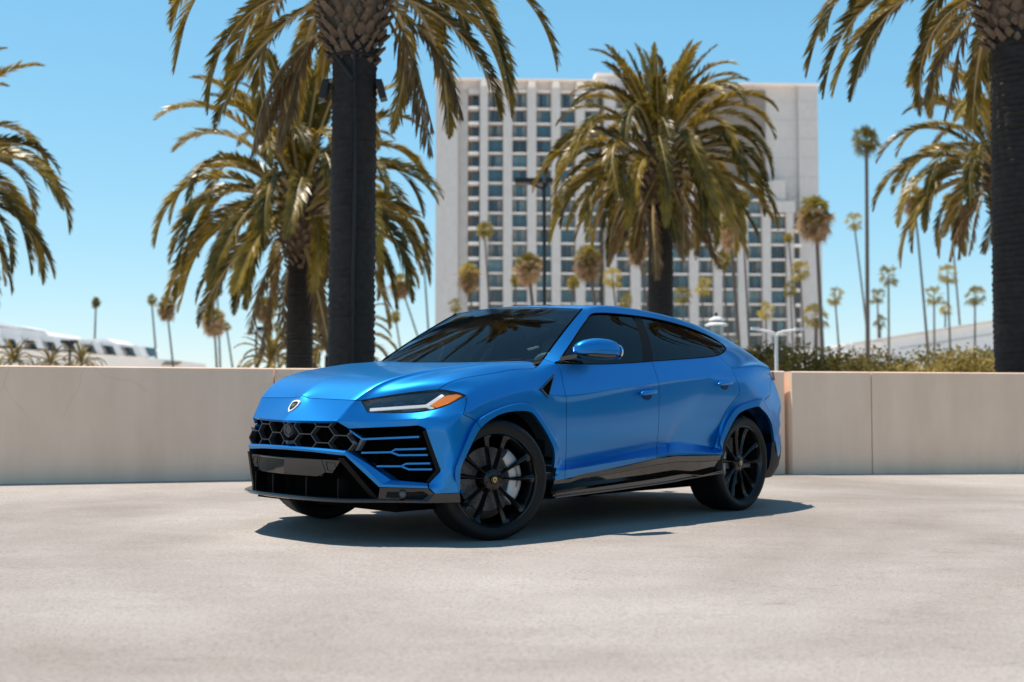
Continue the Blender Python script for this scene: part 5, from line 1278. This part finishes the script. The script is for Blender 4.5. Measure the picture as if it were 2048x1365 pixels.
# ---- cabin
dash = MB().grid([[(-.60, y, 1.125) for y in np.linspace(-.80, .80, 9)], [(-.85, y, 1.135 + .02 * math.cos(y * 3)) for y in np.linspace(-.78, .78, 9)], [(-1.12, y, 1.10 + .02 * math.cos(y * 3)) for y in np.linspace(-.76, .76, 9)], [(-1.20, y, 1.00) for y in np.linspace(-.76, .76, 9)], [(-1.10, y, .60) for y in np.linspace(-.76, .76, 9)]])
cabin = dash.build('dashboard', LEATHER, car, smooth=40)
MB().box((-3.30, -.86, .34), (-.55, .86, .40)).build('cabin_floor', LEATHER, car)
m_ = Matrix.Translation((-1.25, .38, 1.06)) @ V3((-1, 0, .45)).to_track_quat('Y', 'Z').to_matrix().to_4x4()
mb = MB(); n = 28
rows = [[tuple(m_ @ V3(((.185 + .017 * math.cos(2 * math.pi * k / 10)) * math.cos(2 * math.pi * i / n), .017 * math.sin(2 * math.pi * k / 10), (.185 + .017 * math.cos(2 * math.pi * k / 10)) * math.sin(2 * math.pi * i / n)))) for k in range(11)] for i in range(n + 1)]
sw = mb.grid(rows).build('steering_wheel', LEATHER, car, smooth=60)
sp_ = MB()
for a in (0, 180, 270): sp_.tube([m_ @ V3((.02 * math.cos(R(a)), 0, .02 * math.sin(R(a)))), m_ @ V3((.18 * math.cos(R(a)), 0, .18 * math.sin(R(a))))], .016, 6)
sp_.lathe([(.0, .03), (.06, .025), (.07, 0), (.06, -.03)], 16, m_).build('wheel_spokes', LEATHER, sw, smooth=40)
def seat(x, y):
    rows = []
    prof = [(0, .55, .25, .11), (-.06, .75, .27, .12), (-.12, .95, .26, .11), (-.17, 1.12, .22, .09), (-.19, 1.18, .13, .07), (-.20, 1.25, .12, .07), (-.21, 1.36, .11, .06), (-.215, 1.40, .07, .03)]
    for dx, z, w, d in prof:
        rows.append([(x + dx + d * math.cos(a) * (1 if math.cos(a) > 0 else .6), y + w * math.copysign(abs(math.sin(a)) ** .6, math.sin(a)), z) for a in np.linspace(0, 2 * math.pi, 17)])
    mb = MB().grid(rows); mb.box((x - .08, y - .26, .45), (x + .48, y + .26, .66))
    mb.build('seat', LEATHER, car, smooth=50)
for x, y in ((-1.95, .38), (-1.95, -.38), (-2.85, .36), (-2.85, -.36)): seat(x, y)
MB().box((-1.255, -.11, 1.475), (-1.235, .11, 1.535)).tube([(-1.22, 0, 1.56), (-1.24, 0, 1.52)], .012, 6).build('rear_view_mirror', MATTE, car)
MB().prism([(-.700, .600, 1.2525), (-.752, .655, 1.2755), (-.770, .655, 1.2655), (-.718, .600, 1.2425)], (-.001, 0, .001)).build('windscreen_sticker', WHITEP, car)

# ---- wheels
def wheel(loc, rotz, front, side):
    W_ = MB()
    w = W_.lathe([(.306, -.004), (.306, .006), (.299, .008), (.292, .000), (.284, -.030), (.276, -.070), (.268, -.19), (.285, -.245), (.298, -.25)], 64).build('wheel', RIMM, car, smooth=40)
    w.location = loc; w.rotation_euler = (0, 0, rotz)
    tw = .245 if front else .29
    prof = [(.297, .000), (.312, .010), (.330, .019), (.350, .021), (.366, .014), (.379, .002), (.3855, -.015), (.3875, -.032)]
    y = -.040; k = 0
    for gy in (-.075, -.125, -.175):
        prof += [(.388, gy + .006), (.3805, gy + .004), (.3805, gy - .004), (.388, gy - .006)]
    prof += [(.3875, -tw + .04), (.3855, -tw + .02), (.379, -tw), (.360, -tw - .015), (.330, -tw - .012), (.297, -tw + .01)]
    t = MB().lathe(prof, 96, closed=True)
    tb = t
    # shoulder blocks cut into the tread edge
    for i in range(72):
        a0 = 2 * math.pi * (i + .12) / 72; a1 = 2 * math.pi * (i + .78) / 72
        q = []
        for a in (a0, a1):
            for r, yy in ((.3795, .0025), (.3885, -.014), (.3895, -.058)): q.append((r * math.cos(a), yy, r * math.sin(a)))
        tb.add(q, [(0, 1, 4, 3), (1, 2, 5, 4)])
    tb.build('tyre', RUBBER, w, smooth=35, fix=False)
    flip = 1 if side > 0 else -1
    # ten spokes in five splayed pairs
    me = None
    for p in range(5):
        for h in (-1, 1):
            ang = R(-3 + 72 * p + 14.5 * h) * flip
            st = [(.030, .015, -.030, .014, .045), (.075, .0105, -.028, .014, .045), (.14, .010, -.026, .015, .045), (.205, .0145, -.022, .016, .042), (.262, .021, -.012, .014, .040), (.287, .027, -.004, .010, .034), (.294, .028, -.003, .005, .030)]
            rows = []
            for r, hw, yf, ridge, dep in st:
                skew = -h * flip * (.010 if r < .1 else 0) * 0
                rows.append([(skew - hw, yf - dep, r), (skew - hw, yf - ridge, r), (skew - hw * .12, yf, r), (skew + hw * .12, yf, r), (skew + hw, yf - ridge, r), (skew + hw, yf - dep, r)])
            mb = MB().grid(rows)
            if me is None:
                so = mb.build('spoke', RIMM, w, smooth=25); me = so.data
            else:
                so = link_mesh('spoke', me, w)
            so.rotation_euler = (0, ang, 0)
    hub = MB().lathe([(.0, -.024), (.045, -.024), (.068, -.034), (.075, -.06), (.070, -.09)], 32)
    hub.build('hub', RIMM, w, smooth=40)
    for k in range(5):
        a = R(36 + 72 * k); c = V3((.055 * math.sin(a), -.030, .055 * math.cos(a)))
        MB().lathe([(.0, .008), (.007, .008), (.009, .004), (.009, -.01)], 6, Matrix.Translation(c)).build('wheel_bolt', RIMM, w)
    MB().lathe([(.0, -.014), (.026, -.014), (.030, -.018), (.031, -.026)], 28).build('hub_cap', GLOSS, w, smooth=40)
    shp = [(-.012, .011), (0, .0145), (.012, .011), (.011, -.002), (.006, -.010), (0, -.0145), (-.006, -.010), (-.011, -.002)]
    MB().prism([(a * 1.15, -.0135, b * 1.15) for a, b in shp], (0, .0025, 0)).build('hub_badge', GOLD, w)
    MB().prism([(a * .6, -.0108, b * .6) for a, b in shp], (0, .001, 0)).build('hub_badge_field', GLOSS, w)
    # brake
    MB().lathe([(.085, -.115), (.206, -.115), (.208, -.118), (.208, -.145), (.206, -.148), (.085, -.148)], 64, closed=True).build('brake_disc', DISCM, w, smooth=30)
    MB().lathe([(.0, -.10), (.082, -.10), (.088, -.115)], 32).build('brake_bell', MATTE, w, smooth=30)
    hol = MB()
    for i in range(60):
        a = 2 * math.pi * i / 60; r = (.115, .145, .175, .19)[i % 4]
        hol.lathe([(.0, -.1145), (.0042, -.1145)], 6, Matrix.Translation((r * math.cos(a), 0, r * math.sin(a))))
    hol.build('disc_holes', VOIDM, w)
    ca = 180 if front else 5
    if side < 0: ca = 180 - ca
    rows = []
    span = 52 if front else 34
    for i in range(15):
        a = R(ca - span + 2 * span * i / 14 + (-4 if front else 0)); e = 1 - .25 * abs(i / 7 - 1) ** 3
        ro = .238 * (1 - .02 * abs(i / 7 - 1) ** 2); ri = ro - .098 * e
        ring = [(ri, -.150), (ri, -.075), (ri + .012, -.066), (ro - .025, -.062), (ro - .008, -.070), (ro, -.085), (ro, -.160)]
        rows.append([(r * math.cos(a), yy, r * math.sin(a)) for r, yy in ring])
    mb = MB().grid(rows)
    for rr in (rows[0], rows[-1]): mb.add(rr, [tuple(range(len(rr)))])
    cal = mb.build('brake_caliper', CALM, w, smooth=35)
    if front and side > 0:
        cu = bpy.data.curves.new('caliper_text', 'FONT'); cu.body = 'Lamborghini'; cu.size = .026; cu.shear = .4; cu.align_x = 'CENTER'; cu.align_y = 'CENTER'; cu.extrude = .0006
        tmp = bpy.data.objects.new('tmp', cu); COL.objects.link(tmp)
        dg = bpy.context.evaluated_depsgraph_get(); me_t = bpy.data.meshes.new_from_object(tmp.evaluated_get(dg)); bpy.data.objects.remove(tmp)
        # bend the word round the caliper
        for v in me_t.vertices:
            a = R(ca - 4) + v.co.x / .195; r = .195 + v.co.y
            v.co = V3((r * math.cos(a), -.0600 + v.co.z, r * math.sin(a)))
        me_t.materials.clear(); me_t.materials.append(MATTE)
        link_mesh('caliper_lettering', me_t, w)
    return w
STEER = R(-18)
wheel((0.0, .965, .387), STEER, True, 1)
wheel((-2.995, .952, .387), 0, False, 1)
wheel((-.11, -.965, .387), math.pi + STEER, True, -1)
wheel((-2.995, -.952, .387), math.pi, False, -1)

# ================================================================== lamp posts and small things
WHITEMETAL = simple('white_metal', (0.75, 0.75, 0.74), .4, noise=.05)
def twin_lamp():
    d = 24.0; b = at_px(1553, 742, d); K = d / FPX; root = empty('twin_arm_lamp', (b.x, d, -2.6)); tag(root, 'slim white lamp post with two raised arms behind the rear of the car', 'street lamp')
    z = lambda v: zpx(v, d) + 2.6
    MB().tube([(0, 0, 0), (0, 0, z(672))], .033, 10).build('pole', WHITEMETAL, root, smooth=40)
    for s, du, v1 in ((-1, -50, 657), (1, 54, 658)):
        pts = [(0, 0, z(676)), (s * 4 * K, 0, z(667)), (s * 14 * K, 0, z(663.5)), (du * K, 0, z(v1))]
        MB().tube(pts, [.03, .03, .027, .022], 8).build('arm', WHITEMETAL, root, smooth=40)
        MB().box((du * K - s * .16 if s > 0 else du * K, -.05, z(v1) - .03), (du * K if s > 0 else du * K + .16, .05, z(v1) + .02)).build('lamp_head', WHITEMETAL, root)
twin_lamp()
def black_lamp(label, u, vtop, ul, ur, d, rad):
    b = at_px(u, 800, d); K = d / FPX; root = empty('black_lamp_post', (b.x, d, -2.6)); tag(root, label, 'street lamp', 'black lamp posts')
    zt = zpx(vtop, d) + 2.6
    MB().tube([(0, 0, 0), (0, 0, zt)], [rad * 1.2, rad], 10).build('pole', MATTE_B, root, smooth=40)
    for a, b_ in ((ul, u - 3), (u + 3, ur)):
        if b_ - a < 4: continue
        MB().box(((a - u) * K, -.25, zt - .04), ((b_ - u) * K, .25, zt + .14)).build('lamp_head', MATTE_B, root)
    MB().tube([((ul - u) * K * .5, 0, zt - .02), (0, 0, zt - .25), ((ur - u) * K * .5, 0, zt - .02)], .05, 6).build('bracket', MATTE_B, root)
black_lamp('tall black lamp post with flat heads in front of the hotel windows', 1089, 366, 1030, 1106, 45, .065)
black_lamp('thin dark lamp post with one flat head left of the golden date palm', 511, 660, 509, 528, 60, .05)
black_lamp('short dark lamp post before the white terraced building', 138, 686, 122, 152, 70, .07)
def lantern():
    d = 26.0; b = at_px(1433, 700, d); K = d / FPX; root = empty('roof_lantern', (b.x, d, -2.6)); tag(root, 'small tiered lantern top with pale roof peeping over the car roof', 'lantern')
    z = lambda v: zpx(v, d) + 2.6
    L = lambda prof, nm, mat: mk_lathe(prof, nm, mat, root)
    def mk_lathe(prof, nm, mat, r_):
        v = []; f = []; n = 8; m = len(prof)
        for k in range(n):
            a = 2 * math.pi * (k + .5) / n
            for rr, zz in prof: v.append((rr * math.cos(a), rr * math.sin(a), zz))
        for k in range(n):
            for j in range(m - 1): f.append((k * m + j, k * m + j + 1, ((k + 1) % n) * m + j + 1, ((k + 1) % n) * m + j))
        return mk(nm, v, f, mat, r_)
    L([(.05, 0), (.05, z(672))], 'pole', MATTE_B)
    L([(.14, z(673)), (.16, z(653)), (.0, z(653))], 'lantern_glass', PANES[2])
    L([(.0, z(652.5)), (.25, z(652)), (.24, z(649)), (.13, z(645)), (.12, z(644))], 'lantern_roof', WHITEMETAL)
    L([(.10, z(645)), (.11, z(642))], 'lantern_neck', MATTE_B)
    L([(.0, z(642)), (.165, z(641.5)), (.14, z(637)), (.05, z(634)), (.0, z(633.5))], 'lantern_cap', WHITEMETAL)
    L([(.02, z(634)), (.035, z(630)), (.03, z(627)), (.0, z(624))], 'finial', MATTE_B)
lantern()

# unseen dark foliage added off to the right to darken the paint's reflections
def add_unseen_hedge():
    rg = random.Random(5); v = []; f = []
    for i in range(26000):
        y = rg.uniform(-22, 17); h = 4.6 + .5 * math.sin(y * .7) + .4 * math.sin(y * 1.9); z = -.5 + h * rg.random() ** .8; x = 21 + .5 * math.sin(y) + rg.uniform(-.55, .55)
        c = Vector((x, y, z)); n_ = Vector((rg.gauss(0, 1), rg.gauss(0, 1), rg.gauss(0, 1))).normalized(); e1 = n_.orthogonal().normalized(); e2 = n_.cross(e1); L = rg.uniform(.10, .22)
        k = len(v); v.extend([c - e1 * L, c + e2 * L * .5, c + e1 * L, c - e2 * L * .5]); f.append((k, k + 1, k + 2, k + 3))
    o = mk('unseen_hedge', v, f, UNSEEN_HEDGE, fix=False)
    tag(o, 'unseen dark foliage added right of the deck to darken the paint reflections', 'unseen_hedge', kind='stuff')
    core = MB().box((20.7, -22, -.9), (21.6, 17, 3.6)).build('unseen_hedge_core', UNSEEN_HEDGE, o)
UNSEEN_HEDGE = leaf_mat('unseen_hedge_leaf', (0.012, 0.016, 0.005), (0.035, 0.040, 0.012), .1, .6)
add_unseen_hedge()
